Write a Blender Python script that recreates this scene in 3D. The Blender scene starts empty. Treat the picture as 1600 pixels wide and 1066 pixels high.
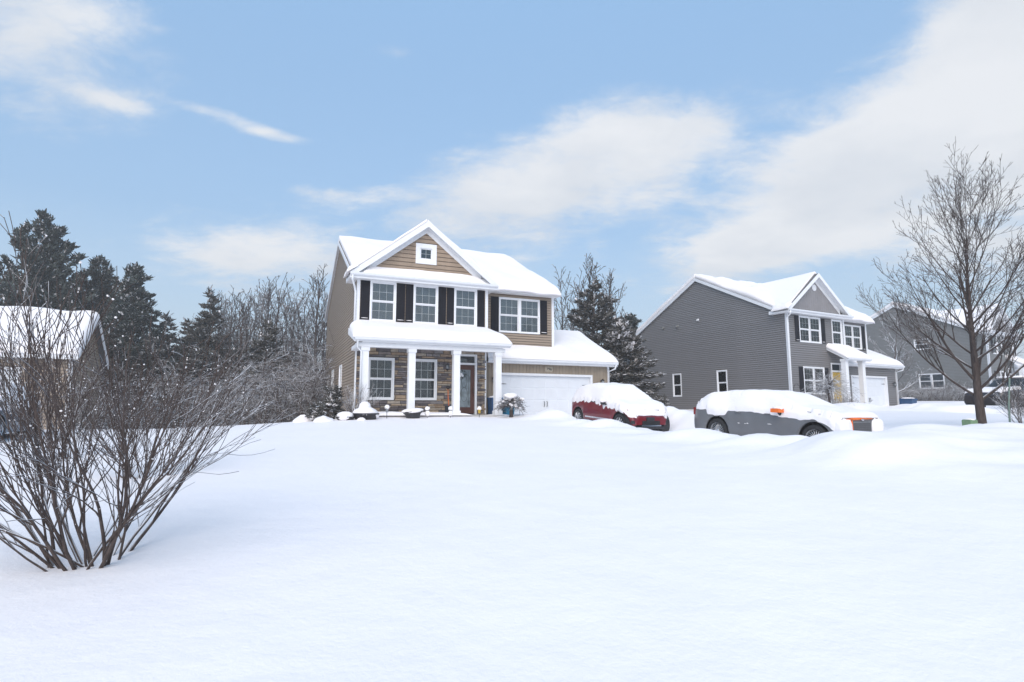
import bpy, math, random
import numpy as np
from mathutils import Matrix, Vector, Euler
R = math.radians
scene = bpy.context.scene
col = scene.collection

# ------------------------------------------------------------------ camera
EYE = Vector((0, 0, 1.6)); FPX = 890.0; PITCH = math.atan(108 / 890)
cam_d = bpy.data.cameras.new('camera'); cam = bpy.data.objects.new('camera', cam_d); col.objects.link(cam)
cam.location = EYE; cam.rotation_euler = (R(90) + PITCH, 0, 0)
cam_d.sensor_width = 36; cam_d.lens = 36 * FPX / 1600; cam_d.clip_start = 0.05; cam_d.clip_end = 4000
scene.camera = cam

# ------------------------------------------------------------------ view and light
scene.render.engine = 'CYCLES'
scene.cycles.use_denoising = True
scene.cycles.max_bounces = 8; scene.cycles.diffuse_bounces = 4; scene.cycles.transparent_max_bounces = 16
scene.view_settings.view_transform = 'Standard'; scene.view_settings.look = 'None'
scene.view_settings.exposure = 0.24; scene.view_settings.gamma = 1.0
SUN_EL, SUN_AZ = 38.0, 186.0            # azimuth measured clockwise from +Y (view heading)
world = bpy.data.worlds.new('World'); scene.world = world; world.use_nodes = True


def ray(x, y):
    r = (x - 800, FPX, -(y - 533)); c, s = math.cos(PITCH), math.sin(PITCH)
    return Vector((r[0], c * r[1] - s * r[2], s * r[1] + c * r[2])).normalized()


def build_world():
    nt = world.node_tree; nt.nodes.clear(); N = nt.nodes.new; L = nt.links.new
    def val(v):
        n = N('ShaderNodeValue'); n.outputs[0].default_value = v; return n.outputs[0]
    def math_(op, a, b=None, c=None, clamp=False):
        n = N('ShaderNodeMath'); n.operation = op; n.use_clamp = clamp
        for i, v in enumerate((a, b, c)):
            if v is None: continue
            if isinstance(v, (int, float)): n.inputs[i].default_value = v
            else: L(v, n.inputs[i])
        return n.outputs[0]
    sky = N('ShaderNodeTexSky'); sky.sky_type = 'NISHITA'; sky.sun_disc = False
    sky.sun_elevation = R(SUN_EL); sky.sun_rotation = R(SUN_AZ)
    sky.air_density = 1.0; sky.dust_density = 0.6; sky.ozone_density = 1.6
    tc = N('ShaderNodeTexCoord'); sep = N('ShaderNodeSeparateXYZ'); L(tc.outputs['Generated'], sep.inputs[0])
    X, Y, Z = sep.outputs
    az = math_('ARCTAN2', X, Y); el = math_('ARCSINE', Z)
    # flat cloud layer: direction projected on a plane overhead, softened towards the horizon
    zz = math_('ADD', math_('MAXIMUM', Z, 0.0), 0.22)
    comb = N('ShaderNodeCombineXYZ'); L(math_('DIVIDE', X, zz), comb.inputs[0]); L(math_('DIVIDE', Y, zz), comb.inputs[1])
    comb.inputs[2].default_value = 3.7
    def noise(scale, detail, rough, dist=0.0, sx=1.0):
        mp = N('ShaderNodeMapping'); mp.inputs['Scale'].default_value = (sx, 1, 1); L(comb.outputs[0], mp.inputs[0])
        n = N('ShaderNodeTexNoise'); n.inputs['Scale'].default_value = scale; n.inputs['Detail'].default_value = detail
        n.inputs['Roughness'].default_value = rough; n.inputs['Distortion'].default_value = dist
        L(mp.outputs[0], n.inputs['Vector']); return n.outputs['Fac']
    n1 = noise(2.6, 9, 0.6, 0.25, 0.8); n2 = noise(9.0, 10, 0.66, 0.3, 0.7)
    fb = math_('ADD', math_('MULTIPLY', n1, 0.66), math_('MULTIPLY', n2, 0.56))
    cover = None
    #        px   py   half-w half-h  weight tilt
    blobs = [(60, 75, 230, 95, .42, 0), (190, 15, 170, 40, .18, 0), (425, 209, 62, 10, .44, .06), (605, 80, 55, 16, .38, 0),
             (315, 170, 50, 8, .20, .0), (180, 158, 60, 10, .25, 0), (500, 300, 90, 10, .2, 0), (560, 410, 330, 55, .26, 0), (470, 50, 90, 34, .20, 0), (380, 308, 45, 8, .22, 0), (415, 405, 130, 40, .30, 0),
             (930, 265, 290, 80, .48, -.10), (760, 330, 200, 50, .30, 0), (1000, 205, 160, 45, .26, 0), (1330, 300, 330, 62, .50, -.22), (1560, 150, 210, 130, .48, 0),
             (1190, 390, 220, 45, .40, -.25), (1560, 15, 100, 40, .36, 0), (1300, 215, 120, 26, .25, -.2), (320, 455, 140, 22, .22, 0), (1560, 400, 250, 120, .34, 0)]
    for (bx, by, bw, bh, wt, tilt) in blobs:
        d = ray(bx, by); a0 = math.atan2(d.x, d.y); e0 = math.asin(d.z)
        d2 = ray(bx + bw, by); sa = abs(math.atan2(d2.x, d2.y) - a0); se = bh / FPX
        da = math_('SUBTRACT', az, a0); de = math_('SUBTRACT', el, e0)
        ra = math_('DIVIDE', math_('ADD', math_('MULTIPLY', da, math.cos(tilt)), math_('MULTIPLY', de, -math.sin(tilt))), sa)
        re = math_('DIVIDE', math_('ADD', math_('MULTIPLY', da, math.sin(tilt)), math_('MULTIPLY', de, math.cos(tilt))), se)
        q = math_('ADD', math_('MULTIPLY', ra, ra), math_('MULTIPLY', re, re))
        g = math_('MULTIPLY', math_('EXPONENT', math_('MULTIPLY', q, -0.8)), wt)
        cover = g if cover is None else math_('ADD', cover, g)
    # unseen broken cloud added behind the camera, its cover raised to whiten the light
    rear = math_('MULTIPLY', math_('SMOOTH_MIN', math_('MAXIMUM', math_('MULTIPLY', Y, -1.0), 0.0), 1.0, 0.1), 0.36)
    cover = math_('ADD', math_('MINIMUM', cover, 0.62), rear)
    dens = math_('SUBTRACT', math_('ADD', math_('MULTIPLY', fb, 1.0), cover), 0.83)
    mr = N('ShaderNodeMapRange'); mr.interpolation_type = 'SMOOTHERSTEP'
    mr.inputs['From Min'].default_value = -0.03; mr.inputs['From Max'].default_value = 0.40; L(dens, mr.inputs['Value'])
    mask = math_('MULTIPLY', mr.outputs[0], 0.92)
    n3 = noise(2.6, 6, 0.55, 0.2)
    cr = N('ShaderNodeValToRGB'); cr.color_ramp.elements[0].position = 0.35; cr.color_ramp.elements[0].color = (4.3, 4.5, 4.8, 1)
    cr.color_ramp.elements[1].position = 0.62; cr.color_ramp.elements[1].color = (5.1, 5.18, 5.32, 1); L(n3, cr.inputs[0])
    # pale winter haze near the horizon
    hz = N('ShaderNodeMapRange'); hz.interpolation_type = 'SMOOTHSTEP'
    hz.inputs['From Min'].default_value = 0.0; hz.inputs['From Max'].default_value = 0.55
    hz.inputs['To Min'].default_value = 0.92; hz.inputs['To Max'].default_value = 0.60; L(Z, hz.inputs['Value'])
    vr = N('ShaderNodeValToRGB'); vr.color_ramp.elements[0].color = (4.1, 4.4, 4.75, 1); vr.color_ramp.elements[1].position = .62; vr.color_ramp.elements[1].color = (2.45, 4.05, 6.1, 1)
    e0_ = vr.color_ramp.elements.new(.12); e0_.color = (3.2, 4.05, 4.85, 1)
    e_ = vr.color_ramp.elements.new(.30); e_.color = (2.35, 3.55, 5.0, 1); L(Z, vr.inputs[0])
    gain = N('ShaderNodeMix'); gain.data_type = 'RGBA'; gain.blend_type = 'MULTIPLY'; gain.inputs[0].default_value = 1.0
    L(sky.outputs[0], gain.inputs[6]); gain.inputs[7].default_value = SKY_TINT
    m0 = N('ShaderNodeMix'); m0.data_type = 'RGBA'; L(hz.outputs[0], m0.inputs[0]); L(gain.outputs[2], m0.inputs[6]); L(vr.outputs[0], m0.inputs[7])
    m1 = N('ShaderNodeMix'); m1.data_type = 'RGBA'; L(mask, m1.inputs[0]); L(m0.outputs[2], m1.inputs[6]); L(cr.outputs[0], m1.inputs[7])
    bg = N('ShaderNodeBackground'); bg.inputs['Strength'].default_value = 0.15; L(m1.outputs[2], bg.inputs[0])
    out = N('ShaderNodeOutputWorld'); L(bg.outputs[0], out.inputs[0])


SKY_TINT = (1.0, 1.0, 1.0, 1)
build_world()
sun_d = bpy.data.lights.new('sun', 'SUN'); sun_d.energy = 2.5; sun_d.angle = R(60); sun_d.color = (1, 0.90, 0.81)
sun = bpy.data.objects.new('sun', sun_d); col.objects.link(sun)
_sd = Vector((math.sin(R(SUN_AZ)) * math.cos(R(SUN_EL)), math.cos(R(SUN_AZ)) * math.cos(R(SUN_EL)), math.sin(R(SUN_EL))))
sun.rotation_euler = _sd.to_track_quat('Z', 'Y').to_euler(); sun.location = _sd * 60

# ------------------------------------------------------------------ materials
MATS = {}


def mat(name, color, rough=0.7, var=0.0, vscale=8.0, bump=0.0, bscale=40.0, metal=0.0, spec=0.5, coat=0.0, objvar=0.0, stretch=None):
    if name in MATS: return MATS[name]
    m = bpy.data.materials.new(name); m.use_nodes = True; nt = m.node_tree; N = nt.nodes.new; L = nt.links.new
    b = nt.nodes['Principled BSDF']; b.inputs['Roughness'].default_value = rough; b.inputs['Metallic'].default_value = metal
    b.inputs['Specular IOR Level'].default_value = spec; b.inputs['Coat Weight'].default_value = coat
    c = (*color, 1); b.inputs['Base Color'].default_value = c
    tc = N('ShaderNodeTexCoord'); src = tc.outputs['Object']
    if stretch:
        mp = N('ShaderNodeMapping'); mp.inputs['Scale'].default_value = stretch; L(src, mp.inputs[0]); src = mp.outputs[0]
    if var > 0 or objvar > 0:
        no = N('ShaderNodeTexNoise'); no.inputs['Scale'].default_value = vscale; no.inputs['Detail'].default_value = 5; L(src, no.inputs['Vector'])
        f = no.outputs['Fac']
        mr = N('ShaderNodeMapRange'); mr.inputs['From Min'].default_value = 0.3; mr.inputs['From Max'].default_value = 0.7
        mr.inputs['To Min'].default_value = 1 - var; mr.inputs['To Max'].default_value = 1 + var; L(f, mr.inputs['Value'])
        k = mr.outputs[0]
        if objvar > 0:
            oi = N('ShaderNodeObjectInfo'); m2 = N('ShaderNodeMapRange'); m2.inputs['To Min'].default_value = 1 - objvar; m2.inputs['To Max'].default_value = 1 + objvar
            L(oi.outputs['Random'], m2.inputs['Value']); mm = N('ShaderNodeMath'); mm.operation = 'MULTIPLY'; L(k, mm.inputs[0]); L(m2.outputs[0], mm.inputs[1]); k = mm.outputs[0]
        vm = N('ShaderNodeVectorMath'); vm.operation = 'SCALE'; vm.inputs[0].default_value = color; L(k, vm.inputs['Scale'])
        L(vm.outputs[0], b.inputs['Base Color'])
    if bump > 0:
        nb = N('ShaderNodeTexNoise'); nb.inputs['Scale'].default_value = bscale; nb.inputs['Detail'].default_value = 6; L(src, nb.inputs['Vector'])
        bp = N('ShaderNodeBump'); bp.inputs['Strength'].default_value = bump; bp.inputs['Distance'].default_value = 0.02; L(nb.outputs['Fac'], bp.inputs['Height']); L(bp.outputs[0], b.inputs['Normal'])
    MATS[name] = m; return m


def snow_mat():
    m = bpy.data.materials.new('snow'); m.use_nodes = True; nt = m.node_tree; N = nt.nodes.new; L = nt.links.new
    b = nt.nodes['Principled BSDF']; b.inputs['Roughness'].default_value = 0.62; b.inputs['Specular IOR Level'].default_value = 0.25
    geo = N('ShaderNodeNewGeometry')
    n1 = N('ShaderNodeTexNoise'); n1.inputs['Scale'].default_value = 0.7; n1.inputs['Detail'].default_value = 6; L(geo.outputs['Position'], n1.inputs['Vector'])
    cr = N('ShaderNodeValToRGB'); cr.color_ramp.elements[0].position = 0.3; cr.color_ramp.elements[0].color = (0.89, 0.86, 0.86, 1)
    cr.color_ramp.elements[1].position = 0.7; cr.color_ramp.elements[1].color = (0.93, 0.895, 0.895, 1); L(n1.outputs['Fac'], cr.inputs[0]); L(cr.outputs[0], b.inputs['Base Color'])
    n2 = N('ShaderNodeTexNoise'); n2.inputs['Scale'].default_value = 22; n2.inputs['Detail'].default_value = 8; n2.inputs['Roughness'].default_value = 0.65; L(geo.outputs['Position'], n2.inputs['Vector'])
    n3 = N('ShaderNodeTexNoise'); n3.inputs['Scale'].default_value = 2.4; n3.inputs['Detail'].default_value = 4; L(geo.outputs['Position'], n3.inputs['Vector'])
    b1 = N('ShaderNodeBump'); b1.inputs['Strength'].default_value = 0.4; b1.inputs['Distance'].default_value = 0.06; L(n3.outputs['Fac'], b1.inputs['Height'])
    b2 = N('ShaderNodeBump'); b2.inputs['Strength'].default_value = 0.38; b2.inputs['Distance'].default_value = 0.018; L(n2.outputs['Fac'], b2.inputs['Height']); L(b1.outputs[0], b2.inputs['Normal']); L(b2.outputs[0], b.inputs['Normal'])
    MATS['snow'] = m; return m


def bark_mat(name, c0, c1, snow=0.5, lo=0.35, hi=0.75):
    """bark with snow lying on the upward faces of the branches"""
    m = bpy.data.materials.new(name); m.use_nodes = True; nt = m.node_tree; N = nt.nodes.new; L = nt.links.new
    b = nt.nodes['Principled BSDF']; b.inputs['Roughness'].default_value = 0.85; b.inputs['Specular IOR Level'].default_value = 0.2
    geo = N('ShaderNodeNewGeometry'); tc = N('ShaderNodeTexCoord')
    mp = N('ShaderNodeMapping'); mp.inputs['Scale'].default_value = (14, 14, 3); L(tc.outputs['Object'], mp.inputs[0])
    n = N('ShaderNodeTexNoise'); n.inputs['Scale'].default_value = 2.0; n.inputs['Detail'].default_value = 5; L(mp.outputs[0], n.inputs['Vector'])
    cr = N('ShaderNodeValToRGB'); cr.color_ramp.elements[0].position = 0.3; cr.color_ramp.elements[0].color = (*c0, 1); cr.color_ramp.elements[1].position = 0.7; cr.color_ramp.elements[1].color = (*c1, 1); L(n.outputs['Fac'], cr.inputs[0])
    sep = N('ShaderNodeSeparateXYZ'); L(geo.outputs['Normal'], sep.inputs[0])
    n2 = N('ShaderNodeTexNoise'); n2.inputs['Scale'].default_value = 2.2; n2.inputs['Detail'].default_value = 4; L(geo.outputs['Position'], n2.inputs['Vector'])
    ad = N('ShaderNodeMath'); ad.operation = 'MULTIPLY_ADD'; L(n2.outputs['Fac'], ad.inputs[0]); ad.inputs[1].default_value = 1.1; ad.inputs[2].default_value = -0.55 - (0.5 - snow)
    a2 = N('ShaderNodeMath'); a2.operation = 'ADD'; L(sep.outputs[2], a2.inputs[0]); L(ad.outputs[0], a2.inputs[1])
    mr = N('ShaderNodeMapRange'); mr.inputs['From Min'].default_value = lo; mr.inputs['From Max'].default_value = hi; L(a2.outputs[0], mr.inputs['Value'])
    mx = N('ShaderNodeMix'); mx.data_type = 'RGBA'; L(mr.outputs[0], mx.inputs[0]); L(cr.outputs[0], mx.inputs[6]); mx.inputs[7].default_value = (0.84, 0.86, 0.9, 1)
    L(mx.outputs[2], b.inputs['Base Color']); MATS[name] = m; return m


def glass_mat():
    m = bpy.data.materials.new('glass'); m.use_nodes = True; nt = m.node_tree; nt.nodes.clear(); N = nt.nodes.new; L = nt.links.new
    tr = N('ShaderNodeBsdfTransparent'); tr.inputs[0].default_value = (0.82, 0.86, 0.87, 1); gl = N('ShaderNodeBsdfGlossy'); gl.inputs['Roughness'].default_value = 0.02
    fr = N('ShaderNodeFresnel'); fr.inputs[0].default_value = 1.55; ad = N('ShaderNodeMath'); ad.operation = 'MULTIPLY_ADD'; ad.inputs[1].default_value = 1.3; ad.inputs[2].default_value = 0.03; L(fr.outputs[0], ad.inputs[0])
    geo = N('ShaderNodeNewGeometry'); n = N('ShaderNodeTexNoise'); n.inputs['Scale'].default_value = 1.3; L(geo.outputs['Position'], n.inputs['Vector'])
    bp = N('ShaderNodeBump'); bp.inputs['Strength'].default_value = 0.02; bp.inputs['Distance'].default_value = 0.1; L(n.outputs['Fac'], bp.inputs['Height']); L(bp.outputs[0], gl.inputs['Normal'])
    mx = N('ShaderNodeMixShader'); L(ad.outputs[0], mx.inputs[0]); L(tr.outputs[0], mx.inputs[1]); L(gl.outputs[0], mx.inputs[2])
    o = N('ShaderNodeOutputMaterial'); L(mx.outputs[0], o.inputs[0]); MATS['glass'] = m; return m


def stone_mat():
    m = bpy.data.materials.new('ledge_stone'); m.use_nodes = True; nt = m.node_tree; N = nt.nodes.new; L = nt.links.new
    b = nt.nodes['Principled BSDF']; b.inputs['Roughness'].default_value = 0.85
    oi = N('ShaderNodeObjectInfo'); cr = N('ShaderNodeValToRGB'); r = cr.color_ramp; r.interpolation = 'CONSTANT'
    cs = [(0, (.15, .135, .14)), (.15, (.36, .265, .18)), (.30, (.20, .17, .16)), (.42, (.30, .22, .155)), (.54, (.115, .10, .105)), (.66, (.43, .335, .24)), (.80, (.23, .215, .215)), (.90, (.36, .31, .255))]
    r.elements[0].color = (*cs[0][1], 1); r.elements[1].position = cs[1][0]; r.elements[1].color = (*cs[1][1], 1)
    for p, c in cs[2:]:
        e = r.elements.new(p); e.color = (*c, 1)
    L(oi.outputs['Random'], cr.inputs[0])
    tc = N('ShaderNodeTexCoord'); n = N('ShaderNodeTexNoise'); n.inputs['Scale'].default_value = 9; n.inputs['Detail'].default_value = 6; L(tc.outputs['Object'], n.inputs['Vector'])
    mr = N('ShaderNodeMapRange'); mr.inputs['From Min'].default_value = .3; mr.inputs['From Max'].default_value = .7; mr.inputs['To Min'].default_value = .75; mr.inputs['To Max'].default_value = 1.25; L(n.outputs['Fac'], mr.inputs['Value'])
    vm = N('ShaderNodeVectorMath'); vm.operation = 'SCALE'; L(cr.outputs[0], vm.inputs[0]); L(mr.outputs[0], vm.inputs['Scale']); L(vm.outputs[0], b.inputs['Base Color'])
    bp = N('ShaderNodeBump'); bp.inputs['Strength'].default_value = .6; bp.inputs['Distance'].default_value = .02; L(n.outputs['Fac'], bp.inputs['Height']); L(bp.outputs[0], b.inputs['Normal'])
    MATS['stone'] = m; return m


SNOW = snow_mat(); GLASS = glass_mat(); STONE = stone_mat()
BARK = bark_mat('bark', (.045, .034, .031), (.095, .074, .066), .34)
BARK_DARK = bark_mat('dark_bark', (.04, .03, .028), (.09, .068, .06), .46)
TWIG_RED = bark_mat('shrub_bark', (.052, .040, .037), (.115, .090, .080), .50)
TWIG_SNOW = bark_mat('snowy_twig', (.075, .058, .052), (.13, .105, .095), .62, .15, .6)
BRUSH = bark_mat('brush_bark', (.055, .043, .040), (.11, .088, .08), .45, .28, .75)
FAR_BARK = bark_mat('woodland_bark', (.05, .043, .041), (.10, .085, .082), .42, .3, .8)
TAN = mat('tan_vinyl', (.30, .235, .178), .55, .06, 3, .05, 60, stretch=(.3, 1, 6), objvar=.03)
TAN_SHINGLE = mat('tan_shingle', (.315, .238, .175), .75, .08, 5, .15, 50, objvar=.05)
TAN_BB = mat('tan_batten', (.29, .235, .175), .6, .05, 3, objvar=.05)
GREY = mat('grey_vinyl', (.19, .184, .186), .5, .06, 3, .05, 60, stretch=(.3, 1, 6), objvar=.03)
GREY_BB = mat('grey_batten', (.24, .23, .235), .6, .05, 3, objvar=.04)
GREY3 = mat('sage_grey_vinyl', (.18, .185, .185), .6, .08, 2, objvar=.03)
SHEATH = mat('sheathing', (.10, .085, .07), .9)  # kept dark so the board gaps draw the shade lines under the laps
WHITE = mat('white_trim', (.80, .81, .83), .45, .03, 6)
GUTTER = mat('white_gutter', (.74, .76, .79), .4, .04, 4)
DOORWHITE = mat('garage_white', (.72, .75, .79), .5, .03, 2)
SHUTTER = mat('black_shutter', (.012, .012, .017), .6, .1, 20, spec=.15)
BLIND = mat('blind_grey', (.36, .37, .40), .6, .06, 4)
DARKROOM = mat('dark_room', (.03, .04, .05), .9, .1, 1.5, spec=.0)  # dark tone painted in for the unlit rooms behind the glass
SCREEN = mat('insect_screen', (.10, .10, .11), .9, .1, 6)
SHINGLES = mat('roof_shingles', (.12, .115, .115), .9, .2, 20)
WOOD = mat('door_wood', (.085, .03, .02), .4, .25, 6, stretch=(8, 1, 1))
MORTAR = mat('mortar', (.10, .09, .08), .95, .15, 20)
BLACK = mat('black_metal', (.015, .015, .017), .45)
BLACKP = mat('black_plastic', (.025, .025, .03), .5, .15, 12)
CONC = mat('concrete', (.45, .44, .43), .9, .1, 5, .2, 30)
NEEDLE = mat('pine_needles', (.040, .052, .047), .75, .35, 1.2)
NEEDLE2 = mat('spruce_needles', (.072, .068, .060), .75, .35, 1.5)
RUBBER = mat('rubber', (.018, .018, .02), .8, .2, 20)
ALLOY = mat('alloy', (.55, .56, .58), .3, .05, 10, metal=.8)
CHROME = mat('chrome', (.75, .76, .78), .15, metal=1.0)
RED = mat('red_paint', (.165, .006, .014), .28, .06, 4, coat=.6)
GREYP = mat('grey_paint', (.13, .135, .145), .38, .08, 3, coat=.3)
DARKP = mat('dark_paint', (.014, .010, .013), .3, .1, 3, coat=.5)
BLUEGREY = mat('blue_grey_paint', (.10, .125, .16), .35, .08, 3, coat=.4)
CARGLASS = mat('car_glass', (.012, .014, .017), .06)
ORANGE = mat('orange', (.80, .16, .015), .45, .05, 6)
BLUE = mat('blue_bin', (.012, .065, .17), .5, .1, 6)
TEAL = mat('teal_bin', (.01, .14, .24), .5, .1, 6)
GREENBOX = mat('green_box', (.16, .25, .14), .6, .12, 8)
YELLOW = mat('yellow', (.62, .40, .035), .5, .1, 4)
STAIN = mat('soot_stain', (.05, .045, .045), .9)
BULB = mat('lamp_glass', (.30, .32, .34), .2)
FROST = mat('frosted_glass', (.20, .24, .26), .25, .35, 5)

# ------------------------------------------------------------------ mesh helpers
rng = random.Random(7)


class MB:
    def __init__(s): s.v = []; s.f = []; s.m = []; s.mi = 0
    def add(s, vs, fs):
        o = len(s.v); s.v.extend([tuple(p) for p in vs]); s.f.extend([tuple(i + o for i in f) for f in fs]); s.m.extend([s.mi] * len(fs)); return s
    def box(s, x0, x1, y0, y1, z0, z1):
        return s.add([(x0, y0, z0), (x1, y0, z0), (x1, y1, z0), (x0, y1, z0), (x0, y0, z1), (x1, y0, z1), (x1, y1, z1), (x0, y1, z1)],
                     [(0, 3, 2, 1), (4, 5, 6, 7), (0, 1, 5, 4), (1, 2, 6, 5), (2, 3, 7, 6), (3, 0, 4, 7)])
    def prism(s, poly, axis, a, b):
        """extrude a closed 2-D polygon along an axis; poly is given in the two remaining axes, in order"""
        n = len(poly)
        def P(p, t):
            return {'x': (t, p[0], p[1]), 'y': (p[0], t, p[1]), 'z': (p[0], p[1], t)}[axis]
        vs = [P(p, a) for p in poly] + [P(p, b) for p in poly]
        return s.add(vs, [tuple(range(n)), tuple(range(2 * n - 1, n - 1, -1))] + [(i, i + n, (i + 1) % n + n, (i + 1) % n) for i in range(n)])
    def tube(s, pts, rad, k=6, cap=True):
        pts = [Vector(p) for p in pts]; n = len(pts); o = len(s.v); prev = None
        for i, p in enumerate(pts):
            t = (pts[min(i + 1, n - 1)] - pts[max(i - 1, 0)])
            t = t.normalized() if t.length > 1e-9 else Vector((0, 0, 1))
            if prev is None:
                a = Vector((0, 0, 1)) if abs(t.z) < .9 else Vector((1, 0, 0)); u = t.cross(a).normalized()
            else:
                u = (prev - t * prev.dot(t)); u = u.normalized() if u.length > 1e-6 else t.orthogonal().normalized()
            prev = u; w = t.cross(u); r = rad[i] if hasattr(rad, '__len__') else rad
            for j in range(k):
                a = 2 * math.pi * j / k; q = p + u * (r * math.cos(a)) + w * (r * math.sin(a)); s.v.append((q.x, q.y, q.z))
        for i in range(n - 1):
            for j in range(k):
                s.f.append((o + i * k + j, o + i * k + (j + 1) % k, o + (i + 1) * k + (j + 1) % k, o + (i + 1) * k + j)); s.m.append(s.mi)
        if cap:
            s.f.append(tuple(o + j for j in range(k - 1, -1, -1))); s.f.append(tuple(o + (n - 1) * k + j for j in range(k))); s.m.extend([s.mi] * 2)
        return s
    def lathe(s, prof, k=24, c=(0, 0, 0), axis='z'):
        o = len(s.v); n = len(prof)
        for j in range(k):
            a = 2 * math.pi * j / k
            for r, h in prof:
                x, y = r * math.cos(a), r * math.sin(a)
                s.v.append((c[0] + x, c[1] + y, c[2] + h) if axis == 'z' else (c[0] + x, c[1] + h, c[2] + y))
        for j in range(k):
            for i in range(n - 1):
                a, b = o + j * n + i, o + ((j + 1) % k) * n + i
                s.f.append((a, b, b + 1, a + 1)); s.m.append(s.mi)
        return s
    def blob(s, c, rx, ry, rz, seed=0, nu=14, nv=8, rough=.12, floor=None):
        rg = random.Random(seed); ph = [rg.uniform(0, 6.3) for _ in range(6)]; o = len(s.v)
        for i in range(nv + 1):
            t = math.pi * i / nv
            for j in range(nu):
                a = 2 * math.pi * j / nu
                k = 1 + rough * (math.sin(2 * a + ph[0]) * math.sin(2 * t + ph[1]) + .6 * math.sin(3 * a + ph[2] + 2 * t) + .4 * math.sin(5 * a + ph[3]) * math.sin(3 * t + ph[4]))
                z = c[2] + rz * math.cos(t) * k
                if floor is not None: z = max(z, floor)
                s.v.append((c[0] + rx * math.sin(t) * math.cos(a) * k, c[1] + ry * math.sin(t) * math.sin(a) * k, z))
        for i in range(nv):
            for j in range(nu):
                s.f.append((o + i * nu + j, o + (i + 1) * nu + j, o + (i + 1) * nu + (j + 1) % nu, o + i * nu + (j + 1) % nu)); s.m.append(s.mi)
        return s
    def pillow(s, c, rx, ry, rz, seed=0, nu=28, nv=16, e=.5):
        rg = random.Random(seed); ph = [rg.uniform(0, 6.3) for _ in range(4)]; o = len(s.v); sp = lambda v: math.copysign(abs(v) ** e, v)
        for i in range(nv + 1):
            t = math.pi * i / nv
            for j in range(nu):
                a = 2 * math.pi * j / nu; k = 1 + .07 * math.sin(3 * a + ph[0]) * math.sin(2 * t + ph[1]) + .05 * math.sin(7 * a + ph[2] + 3 * t)
                s.v.append((c[0] + rx * sp(math.sin(t)) * sp(math.cos(a)) * k, c[1] + ry * sp(math.sin(t)) * sp(math.sin(a)) * k, c[2] + rz * sp(math.cos(t)) * k))
        for i in range(nv):
            for j in range(nu):
                s.f.append((o + i * nu + j, o + (i + 1) * nu + j, o + (i + 1) * nu + (j + 1) % nu, o + i * nu + (j + 1) % nu)); s.m.append(s.mi)
        return s
    def mesh(s, name, mats, smooth=False):
        me = bpy.data.meshes.new(name); me.from_pydata(s.v, [], s.f)
        for m in (mats if isinstance(mats, (list, tuple)) else [mats]): me.materials.append(m)
        if any(s.m): me.polygons.foreach_set('material_index', s.m)
        if smooth: me.polygons.foreach_set('use_smooth', [True] * len(me.polygons))
        me.update(); return me
    def build(s, name, mats, parent=None, smooth=False, M=None, **props):
        return link(name, s.mesh(name, mats, smooth), parent, M, **props)


def link(name, me, parent=None, M=None, **props):
    o = bpy.data.objects.new(name, me); col.objects.link(o)
    if parent is not None: o.parent = parent
    if M is not None: o.matrix_local = M
    for k, v in props.items(): o[k] = v
    return o


def empty(name, loc, rz=0, label=None, category=None, group=None, rx=0, ry=0):
    o = bpy.data.objects.new(name, None); col.objects.link(o); o.location = loc; o.rotation_euler = (rx, ry, rz); o.empty_display_size = .2
    if label: o['label'] = label
    if category: o['category'] = category
    if group: o['group'] = group
    return o


def tag(o, label, category, group=None):
    o['label'] = label; o['category'] = category
    if group: o['group'] = group
    return o


def fix_normals(o):
    import bmesh
    bm = bmesh.new(); bm.from_mesh(o.data); bmesh.ops.recalc_face_normals(bm, faces=bm.faces); bm.to_mesh(o.data); bm.free(); return o


# ------------------------------------------------------------------ frames of the houses on the street
class Frame:
    def __init__(s, o, ang):
        a = R(ang); s.o = Vector(o); s.ang = ang; s.rz = R(90 - ang)
        s.u = Vector((math.sin(a), math.cos(a))); s.b = Vector((-math.cos(a), math.sin(a)))
    def w(s, u, v, z=0):
        q = s.o + s.u * u + s.b * v; return Vector((q.x, q.y, z))
    def uv(s, x, y):
        dx, dy = x - s.o.x, y - s.o.y; return dx * s.u.x + dy * s.u.y, dx * s.b.x + dy * s.b.y


H1 = Frame((-6.078, 22.0), 66.9); H2 = Frame((15.625, 32.0), 62.0); H3 = Frame((38.65, 46.0), 58.0); H0 = Frame((-17.03, 22.0), 64.0)
B1, B2, B3, B0 = 1.3, 1.67, 2.4, 0.95

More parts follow.
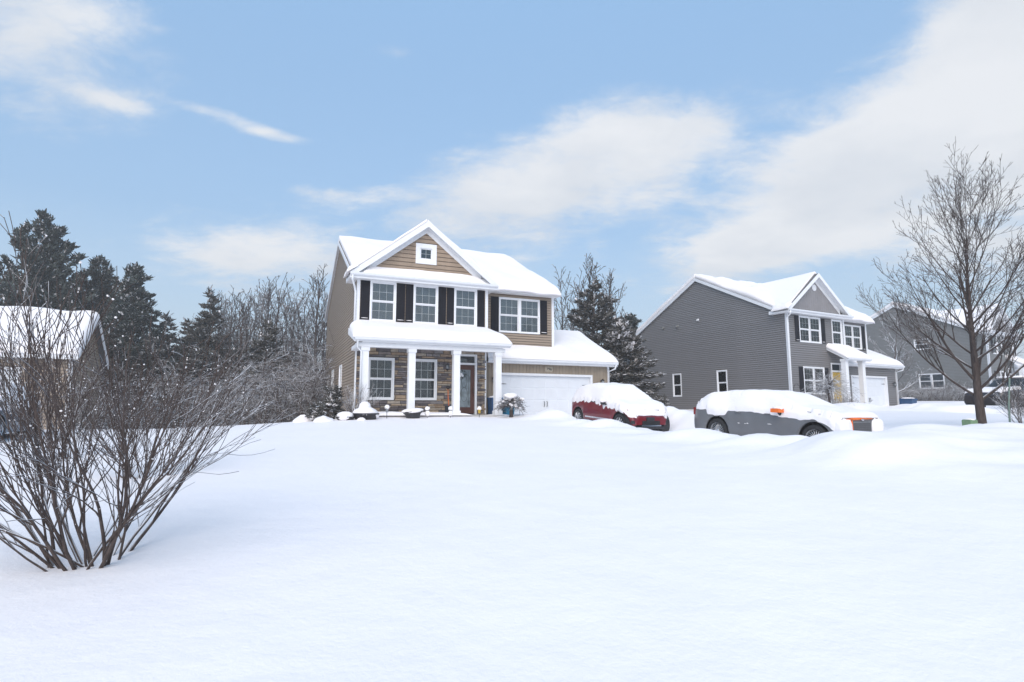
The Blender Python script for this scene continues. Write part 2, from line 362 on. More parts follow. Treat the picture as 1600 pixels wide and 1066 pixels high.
# ------------------------------------------------------------------ terrain
CTRL = np.array([(-4, -6, -.1), (4, -6, -.1), (0, 0, 0), (-6, 0, 0), (6, 0, .1), (-4, 5, .31), (0, 5, .32), (4, 5, .36), (-6, 10, .62), (0, 10, .66), (3, 10, .72), (-8, 15, .9), (-3, 15, .98), (1.5, 15, 1.04),
    (-8, 19, 1.12), (-3, 19, 1.2), (.3, 19, 1.25), (-7, 21, 1.22), (-6.4, 20.1, 1.33), (-4.6, 20.9, 1.36), (-2.7, 21.7, 1.36), (-.9, 22.4, 1.36), (-6.3, 22, 1.26), (-9, 32, 1.2), (-5, 38, 1.1), (2, 36, 1.2), (-14, 16, .86), (-17, 21, .9), (-20, 14, .8), (-13, 24, .85), (-13, 32, .45),
    (-20, 40, .2), (-38, 46, .2), (-8, 46, .3), (5, 48, .9), (8.5, 22, 1.05), (7, 26, 1.15), (10, 17, .95), (12, 15, 1.22), (12, 22, 1.3), (15, 28, 1.55), (12, 12, 1.15), (16, 10, 1.1), (9, 9, .95), (8, 5, .5), (14, 3, .4),
    (15.6, 32, 1.6), (22, 33, 1.7), (10, 43, 1.55), (25, 36, 1.8), (25, 30, 1.4), (30, 40, 2.1), (38, 46, 2.3), (45, 48, 2.35), (34, 58, 2.4), (20, 55, 1.9), (-60, 20, .3), (-40, 5, .3), (40, 10, 1.0), (60, 40, 2.0),
    (-60, 80, .2), (0, 90, .6), (60, 90, 1.8), (0, -60, 0), (-60, -40, 0), (60, -40, .3)], float)


def _tps():
    P = CTRL[:, :2] / 10; n = len(P); d = np.linalg.norm(P[:, None] - P[None], axis=2)
    K = np.where(d > 0, d * d * np.log(d + 1e-12), 0) + np.eye(n) * 0.02
    Q = np.hstack([np.ones((n, 1)), P]); A = np.zeros((n + 3, n + 3)); A[:n, :n] = K; A[:n, n:] = Q; A[n:, :n] = Q.T
    return P, np.linalg.solve(A, np.concatenate([CTRL[:, 2], np.zeros(3)]))


TPS_P, TPS_W = _tps()
_r = np.random.RandomState(3)
WAVES = [(_r.uniform(.25, 1.0) * math.cos(a), _r.uniform(.25, 1.0) * math.sin(a), _r.uniform(0, 6.28)) for a in _r.uniform(0, 6.28, 14)]
LUMPS = [(2.2 * math.cos(a) * k, 2.2 * math.sin(a) * k, p) for a, k, p in zip(_r.uniform(0, 6.28, 16), _r.uniform(.6, 2.2, 16), _r.uniform(0, 6.28, 16))]
def pl(uvz): return [(*H1.w(u, v)[:2], z) for u, v, z in uvz]
# crest lines of the shovelled banks: points (x, y, crest z), width on either side
BANKS = [
    (pl([(6.4, .2, 1.2), (6.4, -1.3, 1.34), (6.4, -2.5, 1.22), (6.4, -3.2, 1.44), (6.4, -3.9, 1.72), (6.4, -4.6, 1.60), (6.4, -5.4, 1.32), (6.4, -6.3, 1.23), (6.4, -7.1, 1.25), (6.4, -8.7, 1.07), (6.4, -9.45, 1.05), (6.4, -10.4, 1.06),
         (6.4, -11.05, 1.11), (6.4, -11.6, 1.07), (6.45, -12.2, 1.04), (6.5, -12.95, .85), (6.6, -13.7, 1.06), (6.7, -14.3, 1.04), (6.8, -14.7, .78), (6.9, -15.1, 1.10), (7.1, -15.6, 1.20)]), .75),
    ([(6.35, 10.2, 1.23), (7.4, 10.9, 1.2), (8.3, 11.8, 1.2), (9.4, 12.5, 1.26), (10.8, 13.0, 1.22), (13, 13.4, 1.2), (17, 14.2, 1.25), (24, 17, 1.35)], 1.15),
    (pl([(11.0, -1.5, 1.3), (11.1, -3.5, 1.62), (11.2, -5.5, 1.66), (11.4, -7.5, 1.5), (11.8, -9.5, 1.15)]), .8),
    ([(14.5, 29.5, 1.75), (17, 28.5, 1.95), (19, 29, 1.7), (21.5, 29, 1.75)], .9),
    ([(20.5, 28.2, 1.72), (22.5, 28.0, 1.78), (25, 28.3, 1.74), (29, 29.0, 1.8)], .8), ([(23.5, 33.5, 1.95), (27, 34.5, 2.05), (31, 35.5, 2.1), (36, 37.5, 2.25)], 1.0)]


def ground_h(x, y):
    x = np.atleast_1d(np.asarray(x, float)); y = np.atleast_1d(np.asarray(y, float))
    rr = np.hypot(x, y - 20); k = np.minimum(1, 95 / np.maximum(rr, 1e-6)); xx, yy = x * k, 20 + (y - 20) * k
    h = TPS_W[-3] + TPS_W[-2] * xx / 10 + TPS_W[-1] * yy / 10
    for i in range(len(TPS_P)):
        d2 = (xx / 10 - TPS_P[i, 0]) ** 2 + (yy / 10 - TPS_P[i, 1]) ** 2
        h = h + TPS_W[i] * .5 * d2 * np.log(d2 + 1e-12)
    # ploughed drive
    dx, dy = x - H1.o.x, y - H1.o.y; u = dx * H1.u.x + dy * H1.u.y; v = dx * H1.b.x + dy * H1.b.y
    zd = np.interp(v, [-18, -13.5, -10, -6, -3, .5], [.48, .53, .60, .75, .93, .97])
    sm = lambda a: np.clip(a, 0, 1) ** 2 * (3 - 2 * np.clip(a, 0, 1))
    mk = sm((u - 6.5) / 1.0) * sm((11.2 - u) / 1.2) * sm((v + 15.5) / 2.0) * sm((1.0 - v) / .4)
    h = h * (1 - mk) + zd * mk
    lump = sum(np.sin(a * x + b * y + p) for a, b, p in LUMPS) / 16
    fine = sum(np.sin(2.3 * (a * x - b * y) + 1.7 * p) for a, b, p in LUMPS[:9]) / 9
    for pts, sg in BANKS:
        P = np.array(pts); best = np.full(x.shape, 1e9); cz = np.zeros(x.shape)
        for i in range(len(P) - 1):
            a, b = P[i], P[i + 1]; ab = b[:2] - a[:2]; t = np.clip(((x - a[0]) * ab[0] + (y - a[1]) * ab[1]) / (ab @ ab), 0, 1)
            d = np.hypot(x - a[0] - t * ab[0], y - a[1] - t * ab[1]); c = a[2] + t * (b[2] - a[2]); m = d < best
            best = np.where(m, d, best); cz = np.where(m, c, cz)
        g = np.exp(-(best / sg) ** 2); h = h + np.maximum(0, cz - h) * g + (lump * .24 + fine * .14) * np.exp(-(best / (sg * 1.6)) ** 2)
    w = sum(np.sin(a * x + b * y + p) for a, b, p in WAVES) / 14
    for bx_, by_, dp in ((-3.74, 5.2, .07), (-5.85, 9.35, .06), (12.25, 15.0, .05)): h = h - dp * np.exp(-((x - bx_) ** 2 + (y - by_) ** 2) / .22)
    return h + w * .05 + lump * .012


def gz(x, y): return float(ground_h(x, y)[0])


def axis_coords(lo, hi, step, far, ratio=1.12):
    c = list(np.arange(lo, hi + 1e-6, step)); s = step; p = hi
    while p < far: s *= ratio; p += s; c.append(p)
    s = step; p = lo; front = []
    while p > -far: s *= ratio; p -= s; front.append(p)
    return np.array(front[::-1] + c)


def build_ground():
    xs = axis_coords(-24, 30, .2, 480); ys = axis_coords(-3, 40, .2, 480)
    X, Y = np.meshgrid(xs, ys); Z = ground_h(X.ravel(), Y.ravel())
    me = bpy.data.meshes.new('ground'); nx, ny = len(xs), len(ys)
    co = np.stack([X.ravel(), Y.ravel(), Z], 1); idx = np.arange(nx * ny).reshape(ny, nx)
    q = np.stack([idx[:-1, :-1], idx[:-1, 1:], idx[1:, 1:], idx[1:, :-1]], -1).reshape(-1, 4)
    me.vertices.add(len(co)); me.vertices.foreach_set('co', co.ravel()); me.loops.add(q.size); me.loops.foreach_set('vertex_index', q.ravel().astype(np.int32))
    me.polygons.add(len(q)); me.polygons.foreach_set('loop_start', np.arange(0, q.size, 4, dtype=np.int32)); me.polygons.foreach_set('use_smooth', np.ones(len(q), bool))
    me.update(); me.validate(); me.materials.append(SNOW)
    o = bpy.data.objects.new('ground', me); col.objects.link(o); o['kind'] = 'structure'; o['label'] = 'deep snow covering yard, drives and street'


build_ground()

# ------------------------------------------------------------------ house parts
IDM = Matrix.Identity(4)


def wall_frame(origin, direction):
    """x along the wall, y outwards, z up; direction: 'front' (faces -v), 'left' (faces -u, x runs to the front), 'right' (faces +u)"""
    X, Y = {'front': ((1, 0, 0), (0, -1, 0)), 'left': ((0, -1, 0), (-1, 0, 0)), 'right': ((0, 1, 0), (1, 0, 0))}[direction]
    m = Matrix.Identity(4)
    for i in range(3): m[i][0] = X[i]; m[i][1] = Y[i]; m[i][2] = (0, 0, 1)[i]; m[i][3] = origin[i]
    return m     # note: left-handed for 'front'/'right' is avoided below by building meshes symmetric in x


def wf(origin, direction):
    m = wall_frame(origin, direction)
    return m


def cells(x0, x1, z0, z1, openings):
    xs = sorted({x0, x1, *[min(max(o[0], x0), x1) for o in openings], *[min(max(o[1], x0), x1) for o in openings]})
    zs = sorted({z0, z1, *[min(max(o[2], z0), z1) for o in openings], *[min(max(o[3], z0), z1) for o in openings]})
    for a, b in zip(xs, xs[1:]):
        for c, d in zip(zs, zs[1:]):
            mx, mz = (a + b) / 2, (c + d) / 2
            if not any(o[0] < mx < o[1] and o[2] < mz < o[3] for o in openings): yield a, b, c, d


def sheathing(house, M, x0, x1, z0, z1, openings, span=None, name='wall', material=None, depth=(-.16, -.012)):
    mb = MB()
    for a, b, c, d in cells(x0, x1, z0, z1, openings): mb.box(a, b, depth[0], depth[1], c, d)
    if span:       # gable above
        mb.prism(span, 'y', depth[0], depth[1])
    return fix_normals(mb.build(name, material or SHEATH, house, M=M))


BOARD = {}


def siding(wall, x0, x1, z0, z1, openings, material, e=.115, span=None, name='siding_board', joined=False):
    """boards with dark gaps standing in for lap shadows, one object each, cut round the openings; span(z) gives the run of a gable board"""
    acc = MB(); n = 0; z = z0
    while z < z1 - .02:
        h = min(e, z1 - z)
        a0, b0 = span(z) if span else (x0, x1); a1, b1 = span(z + h) if span else (x0, x1)
        if b0 - a0 < .1: break
        b1 = max(b1, a1 + .01)
        runs = [(a0, b0, a1, b1)]; mid = z + h / 2
        for o in openings:
            if o[2] < mid < o[3]:
                nr = []
                for (p, q, p1, q1) in runs:
                    if o[1] <= p or o[0] >= q: nr.append((p, q, p1, q1)); continue
                    if o[0] > p + .02: nr.append((p, o[0], p1, o[0]))
                    if o[1] < q - .02: nr.append((o[1], q, o[1], q1))
                runs = nr
        for (p, q, p1, q1) in runs:
            key = (round(p, 3), round(q, 3), round(p1, 3), round(q1, 3), round(h, 3), material.name)
            t = h - min(.021, h * .3); vs = [(p, .026, 0), (q, .026, 0), (q, -.011, 0), (p, -.011, 0), (p1, .010, t), (q1, .010, t), (q1, -.011, t), (p1, -.011, t)]
            fs = [(0, 1, 2, 3), (4, 7, 6, 5), (0, 4, 5, 1), (1, 5, 6, 2), (2, 6, 7, 3), (3, 7, 4, 0)]
            if joined:
                acc.add([(x, y, zz + z) for x, y, zz in vs], fs); continue
            if key not in BOARD: BOARD[key] = MB().add(vs, fs).mesh(name, material)
            o = link(name, BOARD[key], wall); o.location = (0, 0, z); n += 1
        z += h
    if joined: acc.build('siding', material, wall)['kind'] = 'stuff'
    return n


PANES = {}


def window(house, M, x0, x1, z0, z1, cols=3, rows=2, backing=BLIND, lower=None, casing=.065, proud=.045, double=True):
    w, h = x1 - x0, z1 - z0; mb = MB()
    for a, b, c, d in ((x0 - casing, x1 + casing, z1, z1 + casing), (x0 - casing, x1 + casing, z0 - casing, z0), (x0 - casing, x0, z0, z1), (x1, x1 + casing, z0, z1)):
        mb.box(a, b, -.12, proud, c, d)
    sw = .042; panes = []
    sashes = [(z0 + h / 2, z1, .012), (z0, z0 + h / 2, -.016)] if double else [(z0, z1, .0)]
    for (a, b, y) in sashes:
        mb.box(x0, x0 + sw, y - .03, y, a, b); mb.box(x1 - sw, x1, y - .03, y, a, b)
        mb.box(x0 + sw, x1 - sw, y - .03, y, a, a + sw); mb.box(x0 + sw, x1 - sw, y - .03, y, b - sw, b)
        ix0, ix1, iz0, iz1 = x0 + sw, x1 - sw, a + sw, b - sw; mw = .008
        for i in range(1, cols): xx = ix0 + (ix1 - ix0) * i / cols; mb.box(xx - mw, xx + mw, y - .029, y - .017, iz0, iz1)
        for j in range(1, rows):
            zz = iz0 + (iz1 - iz0) * j / rows
            for i in range(cols):
                xa = ix0 + (ix1 - ix0) * i / cols + (mw if i else 0); xb = ix0 + (ix1 - ix0) * (i + 1) / cols - (mw if i < cols - 1 else 0)
                mb.box(xa, xb, y - .029, y - .017, zz - mw, zz + mw)
        for i in range(cols):
            for j in range(rows):
                panes.append((ix0 + (ix1 - ix0) * (i + .5) / cols, iz0 + (iz1 - iz0) * (j + .5) / rows, (ix1 - ix0) / cols, (iz1 - iz0) / rows, y - .012))
    win = fix_normals(mb.build('window', WHITE, house, M=M))
    for (cx, cz, pw, ph, y) in panes:
        key = (round(pw, 3), round(ph, 3))
        if key not in PANES: PANES[key] = MB().box(-pw / 2 + .004, pw / 2 - .004, -.002, .002, -ph / 2 + .004, ph / 2 - .004).mesh('pane', GLASS)
        p = link('pane', PANES[key], win); p.location = (cx, y, cz); p.rotation_euler = (rng.uniform(-.012, .012), 0, rng.uniform(-.012, .012))
    bl = MB()
    if backing is BLIND:
        k = int(h / .05)
        for i in range(k): zz = z0 + h * i / k; bl.prism([(-.085, zz + .004), (-.07, zz), (-.07 - .012, zz + .045), (-.085 - .012, zz + .049)], 'x', x0 + .005, x1 - .005)
        bl.box(x0, x1, -.118, -.105, z0, z1)
        fix_normals(bl.build('blind', BLIND, win))
    else:
        bl.box(x0, x1, -.118, -.105, z0, z1); bl.build('dark_room_panel', backing, win)  # flat dark panel painted in place of the unlit room
    if lower is not None:      # fly screen over the lower sash
        pass
    return win


def shutter(house, M, x0, x1, z0, z1):
    mb = MB(); y0, y1 = .022, .05
    mb.box(x0, x1, y0, y1 - .012, z0, z1)
    s = .05
    mb.box(x0, x0 + s, y1 - .012, y1, z0, z1); mb.box(x1 - s, x1, y1 - .012, y1, z0, z1)
    for za, zb in ((z0, z0 + .07), (z0 + (z1 - z0) * .42, z0 + (z1 - z0) * .42 + .07), (z1 - .07, z1)): mb.box(x0 + s, x1 - s, y1 - .012, y1, za, zb)
    sh = fix_normals(mb.build('shutter', SHUTTER, house, M=M))
    n = 3
    for i in range(n):      # recessed board panels
        xa = x0 + s + (x1 - x0 - 2 * s) * i / n; xb = x0 + s + (x1 - x0 - 2 * s) * (i + 1) / n
        MB().box(xa + .006, xb - .006, y1 - .0118, y1 - .004, z0 + .075, z0 + (z1 - z0) * .42 - .006).build('panel', SHUTTER, sh)
        MB().box(xa + .006, xb - .006, y1 - .0118, y1 - .004, z0 + (z1 - z0) * .42 + .076, z1 - .076).build('panel', SHUTTER, sh)
    zz = z0 + .075      # snow caught on the lower rail
    if rng.random() < .8: MB().blob(((x0 + x1) / 2, y1 + .004, zz), (x1 - x0) * .42, .012, .012, rng.randint(0, 99), 10, 5, .2).build('snow', SNOW, sh, True)
    return sh


def snow_slab(parent, A, B, C, D, T=.28, r=.3, over=(.06, .06, .0, .06), nu=48, nv=20, seed=0, sag=0.0, noise=.04, name='snow', bottom=.0):
    """snow lying on the sloping quad A,B (eave) C,D (ridge); rounded towards the free edges, lipping over them.
       over: how far it reaches past eave, right edge, ridge, left edge"""
    A, B, C, D = map(Vector, (A, B, C, D)); rg = random.Random(seed); ph = [rg.uniform(0, 6.3) for _ in range(8)]
    lu = ((B - A).length + (C - D).length) / 2; lv = ((D - A).length + (C - B).length) / 2
    def P(s, t): return (A * (1 - s) + B * s) * (1 - t) + (D * (1 - s) + C * s) * t
    def edge(d, rad):
        if d >= rad: return 1.0
        q = 1 - max(d, 0) / rad; return math.sqrt(max(0, 1 - q * q))
    nrm = (B - A).cross(D - A).normalized()
    if nrm.z < 0: nrm = -nrm
    su = [0, .004, .012, .03] + [i / nu for i in range(1, nu)] + [.97, .988, .996, 1]; su = sorted(set(su))
    tv = sorted(set([0, .01, .03, .06] + [i / nv for i in range(1, nv)] + [.97, .99, 1]))
    mb = MB(); nU, nV = len(su), len(tv); top = []; bot = []
    for t in tv:
        for s in su:
            s2 = s * (1 + (over[1] + over[3]) / lu) - over[3] / lu; t2 = t * (1 + (over[0] + over[2]) / lv) - over[0] / lv
            p = P(s2, t2); x, y = s * lu, t * lv
            k = edge(x + .0, r) if over[3] > 0 else 1; k *= edge(lu - x, r) if over[1] > 0 else 1
            k *= edge(y, r * 1.2) if over[0] > 0 else 1; k *= edge(lv - y, r) if over[2] > 0 else 1
            n = noise * (math.sin(1.3 * x + ph[0]) * math.sin(1.7 * y + ph[1]) + .5 * math.sin(3.1 * x + 1.1 * y + ph[2]) + .35 * math.sin(6.3 * x + ph[3]) * math.cos(4.3 * y + ph[4]))
            th = (T + n) * (.12 + .88 * k)
            droop = sag * max(0, 1 - y / .5) * (1 + .6 * math.sin(2.1 * x + ph[5]) + .4 * math.sin(5.3 * x + ph[6]))
            q = p + Vector((0, 0, 1)) * (th * .75) + nrm * (th * .25) - Vector((0, 0, droop * .6)); top.append(q)
            bot.append(p + nrm * .006 - Vector((0, 0, droop + (bottom if y < .05 else 0))))
    mb.v = [tuple(q) for q in top] + [tuple(q) for q in bot]; o = nU * nV
    def quad(*f): mb.f.append(f); mb.m.append(0)
    for j in range(nV - 1):
        for i in range(nU - 1):
            a = j * nU + i; quad(a, a + 1, a + nU + 1, a + nU); quad(o + a, o + a + nU, o + a + nU + 1, o + a + 1)
    for i in range(nU - 1):
        quad(i + 1, i, o + i, o + i + 1); a = (nV - 1) * nU + i; quad(a, a + 1, o + a + 1, o + a)
    for j in range(nV - 1):
        a = j * nU; quad(a, a + nU, o + a + nU, o + a); a = j * nU + nU - 1; quad(a + nU, a, o + a, o + a + nU)
    return fix_normals(mb.build(name, SNOW, parent, True))


def plane_slab(mb, A, B, C, D, t=.1):
    A, B, C, D = map(Vector, (A, B, C, D)); d = Vector((0, 0, -t))
    mb.add([A, B, C, D, A + d, B + d, C + d, D + d], [(0, 1, 2, 3), (7, 6, 5, 4), (0, 4, 5, 1), (1, 5, 6, 2), (2, 6, 7, 3), (3, 7, 4, 0)])


def fascia(house, p, q, h=.16, t=.03, name='fascia', material=None, out=(0, -1, 0), dz=0):
    """board standing on edge along p->q, its outer face pushed by t along out"""
    p, q, o = Vector(p), Vector(q), Vector(out) * t; up = Vector((0, 0, h)); mb = MB()
    p = p + Vector((0, 0, dz)); q = q + Vector((0, 0, dz))
    mb.add([p, q, q + o, p + o, p + up, q + up, q + o + up, p + o + up], [(0, 3, 2, 1), (4, 5, 6, 7), (0, 1, 5, 4), (1, 2, 6, 5), (2, 3, 7, 6), (3, 0, 4, 7)])
    return fix_normals(mb.build(name, material or WHITE, house))


def gutter(house, p, q, out, name='gutter'):
    p, q, o = Vector(p), Vector(q), Vector(out); prof = [(0, 0), (.07, -.005), (.105, .03), (.115, .10), (.10, .10), (.09, .035), (.06, .01), (.012, .015), (.012, .10), (0, .10)]
    n = len(prof); vs = [p + o * a + Vector((0, 0, b)) for a, b in prof] + [q + o * a + Vector((0, 0, b)) for a, b in prof]
    return fix_normals(MB().add(vs, [tuple(range(n)), tuple(range(2 * n - 1, n - 1, -1))] + [(i, i + n, (i + 1) % n + n, (i + 1) % n) for i in range(n)]).build(name, GUTTER, house))


def downspout(house, pts, r=.04, name='downspout'):
    return MB().tube(pts, r, 8).build(name, GUTTER, house, True)


def lantern(house, M, x, z, s=1.0, name='wall_lantern'):
    e = MB().lathe([(0, 0), (.05, 0), (.05, .02), (0, .02)], 14, axis='y').build(name, BLACK, house, True, M=M @ Matrix.Translation((x, .024, z)) @ Matrix.Scale(s, 4))
    MB().tube([(0, .02, .02), (0, .07, .07), (0, .13, .08)], .012, 6).build('arm', BLACK, e, True)
    MB().lathe([(0, .09), (.03, .07), (.085, .01), (.08, 0), (.02, .0)], 8, (0, .13, .0)).build('cap', BLACK, e)
    MB().lathe([(.055, 0), (.07, -.14), (.045, -.18), (0, -.18)], 6, (0, .13, 0)).build('shade', BULB, e)
    cg = MB()
    for k in range(6):
        a = 2 * math.pi * k / 6; cg.tube([(.058 * math.cos(a), .13 + .058 * math.sin(a), 0), (.073 * math.cos(a), .13 + .073 * math.sin(a), -.145)], .006, 4)
    cg.lathe([(.074, -.14), (.078, -.155), (.05, -.19), (.02, -.22), (0, -.23)], 8, (0, .13, 0)); cg.build('cage', BLACK, e)
    return e


def column(house, u, v, z0, z1, w=.25):
    mb = MB(); h = w / 2
    mb.box(u - h, u + h, v - h, v + h, z0 + .18, z1 - .14)
    c = fix_normals(mb.build('column', WHITE, house))
    MB().box(u - h - .03, u + h + .03, v - h - .03, v + h + .03, z0, z0 + .18).build('base', WHITE, c)
    MB().box(u - h - .03, u + h + .03, v - h - .03, v + h + .03, z1 - .14, z1).build('capital', WHITE, c)
    return c


def garage_door(house, M, x0, x1, z0, z1, rows=4, ncol=8):
    mb = MB(); d = fix_normals(mb.box(x0, x1, -.14, -.10, z0, z1).build('garage_door', DOORWHITE, house, M=M)); rh = (z1 - z0) / rows
    for j in range(rows):
        za = z0 + j * rh
        for i in range(ncol):
            xa = x0 + (x1 - x0) * i / ncol; xb = x0 + (x1 - x0) * (i + 1) / ncol; b = .03
            mp = MB(); y = -.10; f = .009
            vs = [(xa + .004, y, za + .006), (xb - .004, y, za + .006), (xb - .004, y, za + rh - .006), (xa + .004, y, za + rh - .006)]
            mid = [(xa + b, y + f, za + b), (xb - b, y + f, za + b), (xb - b, y + f, za + rh - b), (xa + b, y + f, za + rh - b)]
            mp.add(vs + mid, [(4, 5, 6, 7), (0, 1, 5, 4), (1, 2, 6, 5), (2, 3, 7, 6), (3, 0, 4, 7)])
            fix_normals(mp.build('panel', DOORWHITE, d))
    cx = (x0 + x1) / 2
    for dx in (-.07, .07):
        MB().tube([(cx + dx, -.075, z0 + .78), (cx + dx, -.03, z0 + .83), (cx + dx, -.03, z0 + .98), (cx + dx, -.075, z0 + 1.03)], .014, 6).build('handle', BLACK, d, True)
    for hx, sg in ((x0 + .04, 1), (x1 - .04, -1)):
        for hz in (z0 + .3, z1 - .38):
            MB().add([(hx, -.079, hz - .02), (hx + sg * .36, -.079, hz - .008), (hx + sg * .36, -.079, hz + .008), (hx, -.079, hz + .02), (hx, -.073, hz - .02), (hx + sg * .36, -.073, hz - .008), (hx + sg * .36, -.073, hz + .008), (hx, -.073, hz + .02)],
                     [(0, 1, 2, 3), (7, 6, 5, 4), (0, 4, 5, 1), (1, 5, 6, 2), (2, 6, 7, 3), (3, 7, 4, 0)]).build('hinge', BLACK, d)
    return d


def battens(wall, x0, x1, z0, z1, openings, material, w=.17, span=None, name='siding_plank'):
    x = x0
    while x < x1 - .02:
        xb = min(x + w, x1); ztop = z1 if span is None else span((x + xb) / 2)
        segs = [(z0, ztop)]
        for o in openings:
            if o[0] < (x + xb) / 2 < o[1]:
                ns = []
                for a, b in segs:
                    if o[3] <= a or o[2] >= b: ns.append((a, b)); continue
                    if o[2] > a: ns.append((a, o[2]))
                    if o[3] < b: ns.append((o[3], b))
                segs = ns
        for a, b in segs:
            if b - a < .03: continue
            if span is None or a > z0:
                za = zb = b
            else: za, zb = span(x + .006), span(xb - .006)
            q = MB().add([(x + .006, -.01, a), (xb - .006, -.01, a), (xb - .006, -.01, zb), (x + .006, -.01, za), (x + .006, .012, a), (xb - .006, .012, a), (xb - .006, .012, zb), (x + .006, .012, za)],
                         [(0, 1, 2, 3), (7, 6, 5, 4), (0, 4, 5, 1), (1, 5, 6, 2), (2, 6, 7, 3), (3, 7, 4, 0)])
            fix_normals(q.build(name, material, wall))
        x = xb


def stone_wall(wall, x0, x1, z0, z1, openings, seed=5):
    rg = random.Random(seed); z = z0; n = 0
    while z < z1 - .03:
        h = min(rg.choice((.075, .10, .10, .125, .15)), z1 - z)
        if z1 - (z + h) < .05: h = z1 - z
        x = x0 + rg.uniform(-.2, 0)
        while x < x1:
            L = rg.uniform(.22, .62); a, b = max(x, x0), min(x + L, x1); x += L
            if x1 - x < .08: b = x1; x = x1 + 1
            runs = [(a, b)]
            for o in openings:
                if o[2] - .02 < z + h / 2 < o[3] + .02:
                    nr = []
                    for p, q in runs:
                        if o[1] <= p or o[0] >= q: nr.append((p, q)); continue
                        if o[0] > p + .04: nr.append((p, o[0]))
                        if o[1] < q - .04: nr.append((o[1], q))
                    runs = nr
            for p, q in runs:
                if q - p < .04: continue
                g = .004; y = rg.uniform(.018, .055); c = .010; hh = h
                j = lambda: rg.uniform(-.006, .006)
                vs = [(p + g, -.008, g), (q - g, -.008, g), (q - g, -.008, hh - g), (p + g, -.008, hh - g), (p + g + c, y + j(), g + c), (q - g - c, y + j(), g + c), (q - g - c, y + j(), hh - g - c), (p + g + c, y + j(), hh - g - c)]
                o2 = fix_normals(MB().add(vs, [(0, 1, 2, 3), (7, 6, 5, 4), (0, 4, 5, 1), (1, 5, 6, 2), (2, 6, 7, 3), (3, 7, 4, 0)]).build('stone', STONE, wall)); o2.location = (0, 0, z); n += 1
        z += h
    return n


